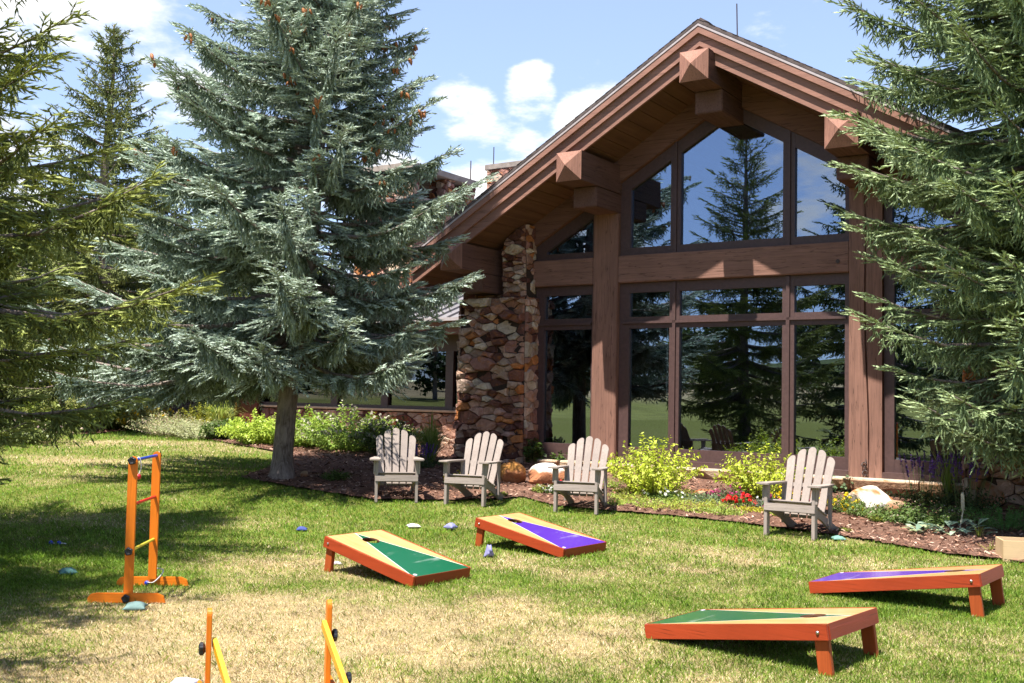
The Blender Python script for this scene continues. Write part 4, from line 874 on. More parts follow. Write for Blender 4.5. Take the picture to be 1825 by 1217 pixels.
def spruce(seed, H, prof, zlow, step, per, loc, label, old, new, lean=(0, 0), sp2=.13, sp3=.052, kn=11, nl=.022, nw=.005, trunk_r=.18, cones=None, droop=0.0, skip=None, cat='tree', lenf=1.0, extra=(), hang=.25, asym=None, lmax=.21):
    rnd = random.Random(seed); rs = np.random.RandomState(seed); old, new = np.array(old), np.array(new)
    root = empty('spruce_tree', loc, 0, label, cat, 'spruce trees around the lawn')
    tr = MB(); nz = 14
    def axis(z):
        u2 = max(z/H, 0)**1.5; return Vector((lean[0]*u2+.05*math.sin(z*1.1+seed), lean[1]*u2+.05*math.cos(z*.9+seed), z))
    zz = [-.15, 0, .12, .35]+[.35+(H-.4)*(i/nz) for i in range(1, nz+1)]
    tr.tube([axis(z) for z in zz], [trunk_r*(1.5 if z < .05 else 1.22 if z < .2 else 1.05)*max(.04, (1-z/H))**.8 for z in zz], 14)
    S = {k: [] for k in 'PDLSWT'}; br = []
    z = zlow
    while z < H-.25:
        u = (z-zlow)/(H-zlow); n = per if u < .8 else max(4, per-2); off = rnd.uniform(0, 6.28)
        for b in range(n+3):
            big = b < n; az = off+2*math.pi*b/n+rnd.uniform(-.28, .28) if big else rnd.uniform(0, 6.28); zb = z+rnd.uniform(-.10, .10) if big else z+rnd.uniform(.0, step)
            L = prof(zb)*rnd.uniform(.80, 1.12)*lenf if big else prof(zb)*rnd.uniform(.45, .75)
            if asym: L *= 1-asym[1]*max(0, math.cos(az-asym[0]))**.5
            if L < .12: continue
            if skip and skip(az, zb): continue
            br.append((az, zb, L, u))
        z += step*(1-.35*u)*rnd.uniform(.85, 1.15)
    for e in extra: br.append(e)
    tips = []
    for (az, zb, L, u) in br:
        e0 = -.16+.95*u**1.3+rnd.uniform(-.10, .10)-droop; cv = (.22 if u < .5 else .10)+rnd.uniform(-.05, .08); c, s = math.cos(az), math.sin(az); bend = rnd.uniform(-.18, .18)
        o = axis(zb)
        def pt(t, L=L, c=c, s=s, bend=bend, o=o, e0=e0, cv=cv, u=u):
            h = L*t; return np.array([o.x+c*h-s*bend*h*t, o.y+s*h+c*bend*h*t, o.z+e0*h-(.20*(1-u))*L*math.sin(math.pi*min(1, t*1.0))*.5+cv*L*max(0, t-.55)**1.5])
        r0 = (.010+.013*L)*(1-.3*u); ts = [0, .18, .38, .6, .8, 1.0]; tr.tube([pt(t) for t in ts], [r0*(1-t)**.9+.003 for t in ts], 5, cap=False)
        n2 = max(3, int(L*.86/sp2)); tips.append((pt, L, u))
        for i in range(n2):
            for sg in (-1, 1):
                t = .12+.88*(i+rnd.uniform(.1, .9))/n2
                if t < .34 and rnd.random() < .45: continue
                p = pt(t); d = pt(min(1, t+.03))-pt(t-.03); d /= np.linalg.norm(d); side = np.cross(d, (0, 0, 1.)); side /= np.linalg.norm(side); up = np.cross(side, d)
                be = rnd.uniform(.75, 1.1)*(1-.35*t); D = d*math.cos(be)+side*sg*math.sin(be)+up*rnd.uniform(-.26, .12); D /= np.linalg.norm(D)
                Ls = ((.62*(1-t)+.07)*L**.85*.74+.08)*rnd.uniform(.65, 1.2); Ls = min(Ls, .85)
                S['P'].append(p); S['D'].append(D); S['L'].append(Ls); S['S'].append(np.cross(up, D)); S['W'].append(t*.6+.25+.15*u); S['T'].append(0)
            for _h in range(int(n2*hang*2+rnd.random())):          # short shoots hanging under the limb
                t = rnd.uniform(.2, .9); p = pt(t); D = np.array([rnd.uniform(-.35, .35), rnd.uniform(-.35, .35), -1.]); D /= np.linalg.norm(D); S['P'].append(p); S['D'].append(D); S['L'].append(rnd.uniform(.10, .30)); S['S'].append(np.array([c, s, 0.])); S['W'].append(.15); S['T'].append(0)
        # the limb's own tip
        p = pt(.80); D = pt(1.0)-p; Ls = float(np.linalg.norm(D))+.12; S['P'].append(p); S['D'].append(D/np.linalg.norm(D)); S['L'].append(Ls); S['S'].append(np.array([-s, c, 0.])); S['W'].append(1); S['T'].append(0)
    o = axis(H-.7); S['P'].append(np.array(o)); S['D'].append(np.array([0, 0, 1.])); S['L'].append(.75); S['S'].append(np.array([1., 0, 0])); S['W'].append(1); S['T'].append(0)
    P, D, L, Sd, W = (np.array(S[k], float) for k in 'PDLSW'); Sd = unit(Sd-D*(Sd*D).sum(-1, keepdims=True)); Nn = np.cross(D, Sd)
    m = np.maximum(3, (L/sp3*1.7).astype(int)); i = np.repeat(np.arange(len(P)), m); j = np.arange(len(i))-np.repeat(np.cumsum(m)-m, m); t = (j+.6)/m[i]
    sg = np.where(j % 2 == 0, 1., -1.); roll = rs.uniform(-.5, .45, len(i)); al = rs.uniform(.6, .95, len(i))*(1-.35*t)
    Q = P[i]+D[i]*(L[i]*t)[:, None]; Q[:, 2] -= .13*L[i]*t*t
    E = D[i]*np.cos(al)[:, None]+(Sd[i]*(sg*np.cos(roll))[:, None]+Nn[i]*np.sin(roll)[:, None])*np.sin(al)[:, None]; E[:, 2] -= .02+.20*rs.rand(len(E))**2; E = unit(E)
    Lt = (.085+.30*np.minimum(L[i], .5)*(1-t)*.75)*rs.uniform(.75, 1.25, len(i)); Lt = np.clip(Lt, .07, lmax)
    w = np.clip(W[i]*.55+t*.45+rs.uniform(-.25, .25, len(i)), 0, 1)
    # the shoots along the secondary axis itself
    m2 = np.maximum(2, (L/.09).astype(int)); i2 = np.repeat(np.arange(len(P)), m2); j2 = np.arange(len(i2))-np.repeat(np.cumsum(m2)-m2, m2); t2 = j2/m2[i2]
    Q2 = P[i2]+D[i2]*(L[i2]*t2)[:, None]; Q2[:, 2] -= .13*L[i2]*t2*t2; D2 = D[i2].copy(); D2[:, 2] -= .26*t2; D2 = unit(D2); L2 = L[i2]/m2[i2]*1.1
    w2 = np.clip(W[i2]*.5+t2*.5+rs.uniform(-.2, .2, len(i2)), 0, 1)
    PA = np.vstack([Q, Q2]); DA = np.vstack([E, D2]); LA = np.concatenate([Lt, L2]); WA = np.concatenate([w, w2])[:, None]
    tone = rs.uniform(.8, 1.2, (len(P), 1))[np.concatenate([i, i2])]
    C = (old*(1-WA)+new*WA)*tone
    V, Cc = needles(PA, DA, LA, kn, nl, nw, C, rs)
    wv = np.cross(D, [[0, 0, 1.]]); wv = unit(wv+1e-6)*.0035; e = P+D*L[:, None]; e[:, 2] -= .13*L
    Vw = np.stack([P-wv, P+wv, e, P-np.array([[0, 0, .0035]]), P+np.array([[0, 0, .0035]]), e], 1).reshape(-1, 3); ew = PA+DA*(LA*.95)[:, None]; wv = unit(np.cross(DA, [[0, .2, 1.]])+1e-6)*.0010
    Vx = np.stack([PA-wv, PA+wv, ew], 1).reshape(-1, 3)
    V = np.vstack([V, Vw, Vx]); Cc = np.vstack([Cc, np.tile(WOODC, (len(Vw), 1)), np.tile(WOODC*1.5, (len(Vx), 1))])
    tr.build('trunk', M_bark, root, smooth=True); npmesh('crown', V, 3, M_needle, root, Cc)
    print('spruce', seed, len(br), 'twigs', len(PA), 'tris', len(V)//3)
    if cones:
        z0, n = cones; bm = MB(); prof_c = [(0, .004), (.012, .013), (.035, .018), (.06, .015), (.082, .006)]
        bm.tube([(0, 0, -a) for a, _ in prof_c], [r_ for _, r_ in prof_c], 8)
        cone0 = None; left = []; pool = [(pt, L_, u_) for (pt, L_, u_) in tips if pt(1.0)[2] > z0 and L_ > .4]
        # the hundred that hang nearest the lens are parts, the rest one mesh
        allc = []
        for q in range(n):
            pt, L_, u_ = rnd.choice(pool); t = rnd.uniform(.62, 1.04); p = pt(t)
            for r_ in range(rnd.randint(2, 4)): allc.append((p[0]+rnd.uniform(-.06, .06), p[1]+rnd.uniform(-.06, .06), p[2]-rnd.uniform(.0, .05), rnd.uniform(-.5, .5), rnd.uniform(-.5, .5), rnd.uniform(1.0, 1.5)))
        allc.sort(key=lambda v: v[1]); rest = MB()
        for q, (x_, y_, z_, a_, b_, s_) in enumerate(allc):
            if q < 100:
                if cone0 is None: cone0 = bm.build('cone', M_cone, root, smooth=True); o_ = cone0
                else: o_ = cone0.copy(); COL.objects.link(o_); o_.parent = root
                o_.location = (x_, y_, z_); o_.rotation_euler = (a_, b_, 0); o_.scale = (s_,)*3
            else:
                Mx = Matrix.Translation((x_, y_, z_)) @ Matrix.Rotation(a_, 4, 'X') @ Matrix.Rotation(b_, 4, 'Y') @ Matrix.Scale(s_, 4)
                rest.add([tuple(Mx @ Vector(v)) for v in bm.v], bm.f)
        if rest.v: rest.build('cones', M_cone, root, smooth=True)['kind'] = 'stuff'
    return root
M_needle = vcol("spruce_needles", .55, .3, var=.30, scale=220, trans=.14)
t = NT("cone_scales"); v_ = t.n('ShaderNodeTexVoronoi'); v_.inputs['Scale'].default_value = 130; t.l(t.coord((1, 1, .8)), v_.inputs['Vector']); t.bump(v_.outputs['Distance'], .9, .004); M_cone = t.fin(t.mix(t.rng(v_.outputs['Distance'], .1, .6), (.58, .22, .05), (.26, .09, .03)), .6)
def lin(pts):
    def f(z):
        for (a, b), (c, d) in zip(pts, pts[1:]):
            if z <= c: return b+(d-b)*max(0, (z-a))/(c-a)
        return pts[-1][1]
    return f
DET = 1.0
tA = at(508, 853)
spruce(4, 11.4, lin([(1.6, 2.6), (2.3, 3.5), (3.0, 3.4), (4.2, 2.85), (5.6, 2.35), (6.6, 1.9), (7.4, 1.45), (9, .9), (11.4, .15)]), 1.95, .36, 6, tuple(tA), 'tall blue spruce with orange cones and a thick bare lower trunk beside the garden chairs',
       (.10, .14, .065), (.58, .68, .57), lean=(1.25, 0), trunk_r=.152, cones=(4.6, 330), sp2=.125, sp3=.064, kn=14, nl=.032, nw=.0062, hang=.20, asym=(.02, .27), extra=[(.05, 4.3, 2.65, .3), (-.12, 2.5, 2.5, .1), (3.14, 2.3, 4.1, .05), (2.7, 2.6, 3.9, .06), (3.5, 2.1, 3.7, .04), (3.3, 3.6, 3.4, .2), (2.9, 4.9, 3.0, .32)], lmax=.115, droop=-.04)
spruce(9, 9.3, lin([(.5, 1.0), (1.0, 1.3), (1.6, 2.2), (2.6, 3.15), (3.6, 2.7), (4.4, 2.0), (5.4, 1.5), (6.8, 1.1), (9.3, .1)]), .45, .44, 5, (-6.05, 9.65, 0), 'green spruce reaching in from the left edge with yellowish outer shoots',
       (.10, .13, .03), (.36, .40, .09), trunk_r=.17, sp2=.13, sp3=.085, kn=16, nl=.027, nw=.0050, hang=.12, lmax=.15)
tD = at(1750, 895)
spruce(17, 12.0, lin([(.6, 1.5), (1.3, 1.9), (2.4, 2.25), (4.0, 2.6), (6.0, 2.65), (7.5, 2.1), (12, .15)]), 1.15, .30, 7, (6.48, 11.85, .07), 'dense green spruce at the right edge in front of the timber post',
       (.085, .135, .05), (.43, .53, .27), trunk_r=.15, sp2=.145, sp3=.082, kn=15, nl=.029, nw=.0050, hang=.22, lmax=.14)
tB = at(172, 768)
spruce(23, 10.2, lin([(1.2, 2.2), (3.0, 2.9), (6, 1.9), (10.2, .15)]), 1.5, .52, 6, tuple(tB), 'olive green spruce further back on the left at the far lawn edge',
       (.09, .12, .035), (.33, .36, .12), trunk_r=.20, sp2=.19, sp3=.11, kn=7, nl=.040, nw=.013, hang=.3)

spruce(31, 10.5, lin([(.8, 2.2), (2.0, 3.1), (4.5, 2.6), (10.5, .15)]), .9, .60, 6, (-6.25, 5.15, 0), 'green spruce behind the camera, seen as a reflection in the right hand windows',
       (.05, .08, .022), (.18, .22, .06), trunk_r=.17, sp2=.26, sp3=.16, kn=6, nl=.045, nw=.016, hang=.4)

tE = at(312, 762); spruce(37, 8.4, lin([(.9, 2.0), (2.2, 2.6), (5, 1.6), (8.4, .1)]), .9, .50, 6, (tE.x-1.0, 29.5, float(terrain(0, 29.5))), 'dark green spruce beyond the golf cart, between the two big left spruces',
       (.06, .085, .03), (.20, .24, .09), trunk_r=.15, sp2=.24, sp3=.13, kn=6, nl=.045, nw=.018, hang=.3)
spruce(41, 8.0, lin([(.5, 2.2), (1.8, 2.8), (5, 1.6), (8.0, .1)]), .5, .50, 6, (-15.2, 30.5, float(terrain(0, 30.5))), 'dark green spruce at the far left edge of the lawn',
       (.06, .085, .03), (.19, .22, .07), trunk_r=.15, sp2=.24, sp3=.13, kn=6, nl=.045, nw=.018, hang=.3)
# ================================================================ PLANTS
rp_ = np.random.RandomState(77)
M_leaf = vcol("leaves", .5, .35, var=.1, scale=6, trans=.35); M_petal = vcol("petals", .6, .3, var=.05, scale=9, trans=.3); M_twig = plain("woody_stems", (.10, .06, .035), .9)
def leafquads(P, D, Nn, L, W, cols, rs, fold=.18):
    D = unit(D); S_ = unit(np.cross(D, Nn)+1e-6); Nn = np.cross(S_, D); L = L[:, None]; W = W[:, None]
    V = np.stack([P, P+D*L*.45-S_*W*.5+Nn*W*fold, P+D*L-Nn*L*.12, P+D*L*.45+S_*W*.5+Nn*W*fold], 1).reshape(-1, 3)
    return V, np.repeat(cols, 4, 0)
def pick(pal, n, rs, j=.15): return np.array(pal)[rs.randint(0, len(pal), n)]*rs.uniform(1-j, 1+j, (n, 1))
def sprays(n_st, h, spread, per, leaf, pal, seed, droop=.25, base=.08, lw=.5, start=.15, uprt=.0):
    rs = np.random.RandomState(seed); az = rs.uniform(0, 6.28, n_st); tl = np.sqrt(rs.rand(n_st)); H = h*rs.uniform(.6, 1.12, n_st)*(1-.30*tl**2)
    P0_ = np.stack([np.cos(az)*tl*base, np.sin(az)*tl*base, 0*az], -1); i = np.repeat(np.arange(n_st), per); t = start+(1-start)*np.tile((np.arange(per)+.5)/per, n_st)+rs.uniform(-.02, .02, len(i))
    def pos(i, t): r = spread*tl[i]*t**1.15; z = H[i]*(t-droop*tl[i]*t**3); return P0_[i]+np.stack([np.cos(az[i])*r, np.sin(az[i])*r, z], -1)
    P = pos(i, t); T = unit(pos(i, t+.02)-pos(i, t-.02)); p, q = basis(T); ph = rs.uniform(0, 6.28, len(i)); perp = p*np.cos(ph)[:, None]+q*np.sin(ph)[:, None]
    D = T*.45+perp*.85; D[:, 2] += .05-.35*rs.rand(len(i)); Nn = unit(np.array([0, 0, 1.])+rs.normal(0, .45, (len(i), 3))); L = leaf*rs.uniform(.6, 1.2, len(i)); c = pick(pal, len(i), rs)
    V, C = leafquads(P, D, Nn, L, L*lw, c, rs); tips = pos(np.arange(n_st), np.ones(n_st)); tt = np.linspace(0, 1, 5)
    st = [[tuple(v) for v in pos(np.full(5, k), tt)] for k in range(0, n_st, max(1, n_st//40))]
    return V, C, tips, st
def heads(P, r, pal, seed, layers=2, up=.6):
    rs = np.random.RandomState(seed); Vs, Cs = [], []; n = len(P)
    for l in range(layers):
        Nn = unit(rs.normal(0, .5, (n, 3))+np.array([0, -.25, up])); p, q = basis(Nn); rr = r*rs.uniform(.7, 1.1, n)*(1-.25*l)
        for k in range(5):
            a = 2*math.pi*k/5+l*.6; d = p*math.cos(a)+q*math.sin(a); e = p*math.cos(a+.62)+q*math.sin(a+.62); f = p*math.cos(a-.62)+q*math.sin(a-.62); R_ = rr[:, None]; c0 = P+Nn*(r*.15*l)
            Vs.append(np.stack([c0, c0+f*R_*.72+Nn*R_*.15, c0+d*R_+Nn*R_*.1, c0+e*R_*.72+Nn*R_*.15], 1).reshape(-1, 3)); Cs.append(np.repeat(pick(pal, n, rs, .12), 4, 0))
    return np.vstack(Vs), np.vstack(Cs)
def plantroot(name, px, py, label, cat, group=None, rz_=0.0, loc=None):
    p = loc if loc is not None else at(px, py); return empty(name, tuple(p), rz_, label, cat, group)
def stems_mesh(st, r, root, mat=None):
    if not st: return
    m = MB()
    for s_ in st: m.tube(s_, [r, r*.9, r*.7, r*.5, r*.3][:len(s_)], 4, cap=False)
    m.build('stem', mat or M_twig, root)['kind'] = 'stuff'
LIME = [(.42, .50, .04), (.52, .58, .06), (.34, .44, .03), (.58, .62, .10)]; GRN = [(.08, .14, .025), (.12, .19, .035), (.06, .10, .02)]; YGR = [(.22, .27, .04), (.30, .32, .06), (.16, .22, .03)]; DKG = [(.035, .06, .018), (.05, .085, .022), (.07, .11, .03)]; GREY = [(.20, .25, .17), (.26, .31, .21), (.15, .20, .14)]
def shrub(px, py, h, spread, label, pal=LIME, n=90, per=34, leaf=.045, seed=1, droop=.25, name='shrub', cat='shrub', fl=None, base=.10, lw=.5, group=None, loc=None, flr=.02, fln=60, start=.15, sx=1.0, fname='flower'):
    r = plantroot(name, px, py, label, cat, group, loc=loc); V, C, tips, st = sprays(n, h, spread, per, leaf, pal, seed, droop, base, lw, start)
    npmesh('foliage', V*np.array([sx, 1, 1]), 4, M_leaf, r, C)
    if h > .5: stems_mesh([[(x*sx, y, z) for x, y, z in s_] for s_ in st], .006, r)
    if fl:
        rs = np.random.RandomState(seed+5); P = tips[rs.randint(0, len(tips), fln)]*np.array([sx, 1, 1])*rs.uniform(.8, 1.03, (fln, 1))+np.array([0, 0, flr*.6]); V, C = heads(P, flr, fl, seed); npmesh('blossoms', V, 4, M_petal, r, C)['kind'] = 'stuff'
    return r
def tuft(px, py, h, spread, label, pal, n=160, w=.010, seed=1, name='ornamental_grass', cat='grass clump', loc=None, arch=.6, plume=None, group=None):
    r = plantroot(name, px, py, label, cat, group, loc=loc); rs = np.random.RandomState(seed); az = rs.uniform(0, 6.28, n); tl = rs.rand(n)**.7; H = h*rs.uniform(.6, 1.1, n); k = 6; Vs = []
    for j in range(k):
        for tt in ((j/k), ((j+1)/k)):
            rr = spread*tl*tt**1.4; z = H*(tt-arch*tl*tt**3); ww = np.full(n, w*(1-tt)**.6*.5+.0006)
            Vs.append((np.cos(az)*(rr+.03*tl), np.sin(az)*(rr+.03*tl), z, ww))
    V = []; C = []; col = pick(pal, n, rs)
    for j in range(k):
        a, b = Vs[2*j], Vs[2*j+1]; s0 = np.stack([-np.sin(az), np.cos(az), 0*az], -1); A = np.stack(a[:3], -1); B = np.stack(b[:3], -1)
        V.append(np.stack([A-s0*a[3][:, None], A+s0*a[3][:, None], B+s0*b[3][:, None], B-s0*b[3][:, None]], 1).reshape(-1, 3)); C.append(np.repeat(col, 4, 0))
    npmesh('blade', np.vstack(V), 4, M_leaf, r, np.vstack(C))['kind'] = 'stuff'; return r
def spikes(px, py, h, spread, label, fcol, n=22, seed=1, name='flowering_perennial', cat='flowers', leafpal=GRN, loc=None, group=None, fr=.018, flen=.16, leafh=.55):
    r = plantroot(name, px, py, label, cat, group, loc=loc); rs = np.random.RandomState(seed)
    V, C, _, _ = sprays(60, h*leafh, spread, 16, .06, leafpal, seed, .3, spread*.35, .35, .1); npmesh('foliage', V, 4, M_leaf, r, C); st = []; PP = []; 
    for k in range(n):
        a = rs.uniform(0, 6.28); q = rs.rand()**.6*spread*.85; b = np.array([math.cos(a)*q*.6, math.sin(a)*q*.6, 0]); H = h*rs.uniform(.75, 1.08); e = np.array([math.cos(a)*q*1.1, math.sin(a)*q*1.1, H]); st.append([tuple(b+(e-b)*t) for t in (0, .35, .7, 1)])
        fl = flen*rs.uniform(.7, 1.2); m = 34; tt = rs.rand(m); d = (e-b)/np.linalg.norm(e-b); an = rs.uniform(0, 6.28, m); rr = fr*(1-.75*tt)*rs.uniform(.4, 1, m); PP.append(e-d*(fl*(1-tt))[:, None]+np.stack([np.cos(an)*rr, np.sin(an)*rr, 0*rr], -1))
    m = MB()
    for s_ in st: m.tube(s_, .0025, 4, cap=False)
    m.build('stem', M_leafstem, r)['kind'] = 'stuff'; V, C = heads(np.vstack(PP), fr*.62, fcol, seed, 1, .1); npmesh('blossoms', V, 4, M_petal, r, C)['kind'] = 'stuff'; return r
M_leafstem = plain("green_stems", (.12, .16, .05), .8)
# lime shrubs under the windows
shrub(1165, 884, .86, .56, 'large lime green shrub under the windows beside the left timber post', seed=3, n=120, per=34, leaf=.062, start=.04, base=.26, group='lime green shrubs under the lodge windows')
shrub(1355, 890, .82, .46, 'smaller lime green shrub behind the red flowers, left of the nearest garden chair', seed=4, n=95, per=32, leaf=.060, start=.04, base=.2, group='lime green shrubs under the lodge windows')
tuft(768, 828, .95, .55, 'arching green ornamental grass behind the first two garden chairs', [(.12, .19, .03), (.20, .27, .05), (.28, .33, .10)], n=420, w=.014, seed=5)
PURP = [(.14, .05, .30), (.20, .08, .38), (.10, .04, .22)]; YEL = [(.72, .52, .01), (.80, .62, .02)]; WHT = [(.75, .74, .68)]; RED = [(.62, .01, .015), (.72, .03, .02)]; MAG = [(.36, .03, .13), (.46, .06, .20)]; PNK = [(.55, .38, .34), (.62, .50, .42)]
spikes(745, 835, .42, .38, 'purple flowered sage between the first garden chair and the ornamental grass', PURP, seed=6, n=34, leafpal=DKG)
spikes(868, 815, .48, .26, 'purple flowered sage at the foot of the stone pillar behind the second chair', PURP, seed=7, n=20, leafpal=GRN)
tuft(905, 822, .60, .22, 'upright dry-tipped grass in front of the orange rock by the pillar', [(.18, .20, .06), (.26, .27, .10)], n=90, w=.008, seed=8, arch=.2)
shrub(945, 828, .52, .17, 'climbing leafy vine at the right side of the stone pillar base', GRN, n=40, per=16, leaf=.075, seed=9, lw=.8, name='leafy_vine', cat='plant')
shrub(997, 830, .28, .10, 'small leafy sprout rising behind the flat white boulder', GRN, n=16, per=12, leaf=.07, seed=10, lw=.8, name='leafy_vine', cat='plant')
shrub(1500, 880, .34, .13, 'small leafy vine below the cracked timber post', [(.12, .20, .10), (.20, .28, .14)], n=24, per=14, leaf=.07, seed=12, lw=.8, name='leafy_vine', cat='plant')
FG = 'low flowering plants along the planting bed'
for (px, py, h, sp_, lab, pal, fl, fr, fn, sd) in (
    (818, 868, .22, .20, 'yellow marigolds showing behind the second garden chair', GRN, YEL, .030, 34, 21), (1020, 878, .18, .14, 'yellow and green bedding plant behind the third garden chair', YGR, YEL, .022, 10, 22),
    (988, 882, .16, .13, 'white daisies in front of the flat white boulder', GRN, WHT, .024, 26, 23), (962, 880, .14, .10, 'small white violas left of the white daisies', YGR, WHT, .018, 10, 24),
    (1016, 884, .13, .12, 'blue green rosette plant beside the white daisies', [(.05, .12, .09), (.07, .15, .11)], None, .02, 0, 25), (1036, 882, .17, .15, 'bright green cushion plant seen through the third chair', [(.12, .30, .03), (.17, .36, .04)], None, .02, 0, 26),
    (1004, 880, .2, .07, 'red petunia behind the arm of the third chair', GRN, RED, .032, 9, 27), (1186, 892, .16, .30, 'white petunias in front of the large lime shrub', GRN, WHT, .028, 22, 28),
    (1296, 893, .22, .26, 'magenta flowered plant between the two lime shrubs', [(.14, .17, .08), (.10, .13, .05)], MAG, .022, 60, 29), (1255, 898, .16, .26, 'grey green foliage plant between the lime shrubs', [(.16, .22, .12), (.20, .27, .12)], None, .02, 0, 30),
    (1318, 903, .15, .20, 'bright red petunias in front of the smaller lime shrub', GRN, RED, .034, 46, 31), (1340, 912, .06, .20, 'low yellow stonecrop in front of the red petunias', [(.50, .46, .03), (.36, .38, .04)], None, .02, 0, 32),
    (1363, 908, .17, .13, 'silvery foliage plant left of the nearest garden chair', GREY, WHT, .02, 8, 33), (1376, 912, .20, .09, 'magenta snapdragons beside the arm of the nearest chair', GRN, MAG, .022, 40, 34),
    (1395, 903, .24, .20, 'yellow marigolds left of the nearest chair back', GRN, YEL, .028, 34, 35), (1425, 905, .16, .16, 'pink flowered bedding plant seen through the nearest chair', GRN, MAG, .018, 22, 36),
    (1500, 916, .30, .20, 'tall yellow marigold plant right of the nearest chair', GRN, YEL, .032, 26, 37), (1540, 923, .25, .22, 'bushy marigold plant in front of the white and orange boulder', [(.12, .19, .04), (.18, .25, .06)], YEL, .028, 8, 38),
    (1572, 932, .13, .14, 'sprawling light green bedding plant right of the boulder marigold', YGR, None, .02, 0, 39), (1505, 950, .05, .07, 'tiny green seedling behind the leg of the nearest chair', YGR, None, .02, 0, 40),
    (600, 858, .18, .22, 'small green sprout in the shaded mulch right of the spruce trunk', GRN, None, .02, 0, 41), (885, 885, .07, .12, 'low sparse seedling behind the second garden chair', YGR, None, .02, 0, 42)):
    shrub(px, py, h, sp_, lab, pal, n=int(40+sp_*160), per=14, leaf=.034, seed=sd, fl=fl, flr=fr, fln=fn, name='bedding_plant', cat='flowers' if fl else 'plant', group=FG, base=sp_*.35, start=.2)
SC = ((1105, 889, .14, 'low yellow green groundcover clump just right of the third chair leg'), (1125, 897, .17, 'groundcover clump in the mulch left of the large lime shrub foot'), (1150, 905, .16, 'yellow green groundcover clump below the left side of the large lime shrub'),
      (1178, 908, .20, 'wide yellow green groundcover clump in front of the white petunias'), (1205, 902, .16, 'light green groundcover clump just right of the white petunias'), (1228, 912, .20, 'wide groundcover clump halfway between the two lime shrubs, at the front'),
      (1252, 917, .14, 'small groundcover clump nearest the lawn between the two lime shrubs'), (1272, 909, .15, 'groundcover clump below the magenta flowers'), (1285, 921, .12, 'small groundcover clump at the lawn edge below the magenta flowers'),
      (1118, 880, .13, 'groundcover clump behind the others beside the third chair'), (1098, 903, .10, 'tiny groundcover clump at the foot of the third chair side rail'), (1215, 889, .14, 'groundcover clump at the right foot of the large lime shrub'),
      (1310, 920, .11, 'small groundcover clump directly below the red petunias'), (1385, 921, .10, 'small groundcover clump under the arm of the nearest garden chair'), (1092, 872, .12, 'groundcover clump against the stone ledge behind the third chair'))
for k, (px, py, s, lab) in enumerate(SC):
    shrub(px, py, .10+.05*(k % 3), s*1.2, lab, [(.38, .44, .06), (.30, .38, .06), (.48, .50, .08)] if k % 2 else [(.26, .36, .07), (.38, .46, .08)], n=60, per=9, leaf=.028, seed=60+k, name='stonecrop', cat='plant', base=s*.6, group='yellow green groundcover clumps in the mulch')
# bed in the shade of the right spruce
spikes(1650, 905, .72, .42, 'purple sage with tall spikes left of the right spruce trunk', [(.07, .03, .16), (.12, .05, .24)], seed=70, n=26, leafpal=DKG, leafh=.45)
spikes(1720, 915, .80, .46, 'dense purple sage under the right spruce', PURP, seed=71, n=34, leafpal=DKG, leafh=.5)
tuft(1690, 900, .95, .30, 'bright upright grass leaves behind the purple sage', [(.16, .26, .04), (.22, .32, .06)], n=60, w=.014, seed=72, arch=.25)
shrub(1640, 938, .30, .34, 'dark leafy groundcover with pale pink buds right of the boulder', [(.10, .16, .04), (.14, .21, .05)], n=150, per=18, leaf=.04, seed=73, fl=PNK, flr=.010, fln=90, name='groundcover_plant', cat='plant', base=.16, sx=1.4)
shrub(1790, 945, .34, .42, 'feathery green plant in the shade near the wooden box', [(.10, .24, .05), (.14, .30, .07)], n=180, per=20, leaf=.030, seed=74, name='feathery_plant', cat='plant', base=.2, lw=.3)
tuft(1745, 960, .22, .18, 'thin weedy grass tuft at the bed edge under the right spruce', YGR, n=30, w=.006, seed=75)
tuft(1765, 985, .16, .16, 'thin weedy grass tuft left of the wooden box', YGR, n=26, w=.006, seed=76)
def rosette(px, py, n, L, label, pal, seed, r=.25, spike=True):
    root = plantroot('woolly_leaf_plant', px, py, label, 'plant'); rs = np.random.RandomState(seed)
    P = np.stack([rs.uniform(-r, r, n)*1.5, rs.uniform(-r, r, n)*.8, rs.uniform(.01, .12, n)], -1); az = np.arctan2(P[:, 1], P[:, 0])+rs.normal(0, .8, n); D = np.stack([np.cos(az), np.sin(az), rs.uniform(.1, .9, n)], -1); D = unit(D); l = L*rs.uniform(.6, 1.2, n); c = pick(pal, n, rs, .2)
    S_ = unit(np.cross(D, [[0, 0, 1.]])); Nn = np.cross(S_, D); Vs, Cs = [], []; pr = [(0, .05), (.2, .55), (.45, 1.0), (.7, .85), (.9, .4), (1, .02)]
    for (a, wa), (b, wb) in zip(pr, pr[1:]):
        A = P+D*(l*a)[:, None]-np.array([0, 0, 1.])*(l*.35*a*a)[:, None]; B = P+D*(l*b)[:, None]-np.array([0, 0, 1.])*(l*.35*b*b)[:, None]
        for sg in (-1, 1):
            Vs.append(np.stack([A, A+S_*(sg*l*.2*wa)[:, None]+Nn*(l*.05*wa)[:, None], B+S_*(sg*l*.2*wb)[:, None]+Nn*(l*.05*wb)[:, None], B], 1).reshape(-1, 3)); Cs.append(np.repeat(c, 4, 0))
    npmesh('leaf', np.vstack(Vs), 4, M_leaf, root, np.vstack(Cs))['kind'] = 'stuff'
    if spike:
        m = MB(); m.tube([(.12, 0, 0), (.15, 0, .16), (.17, 0, .27), (.168, 0, .31), (.165, 0, .45), (.165, 0, .48)], [.008, .008, .009, .022, .02, .008], 8); m.build('flower_spike', plain('woolly_spike', (.36, .36, .28), .95, scale=60, bump=.8), root, smooth=True)
    return root
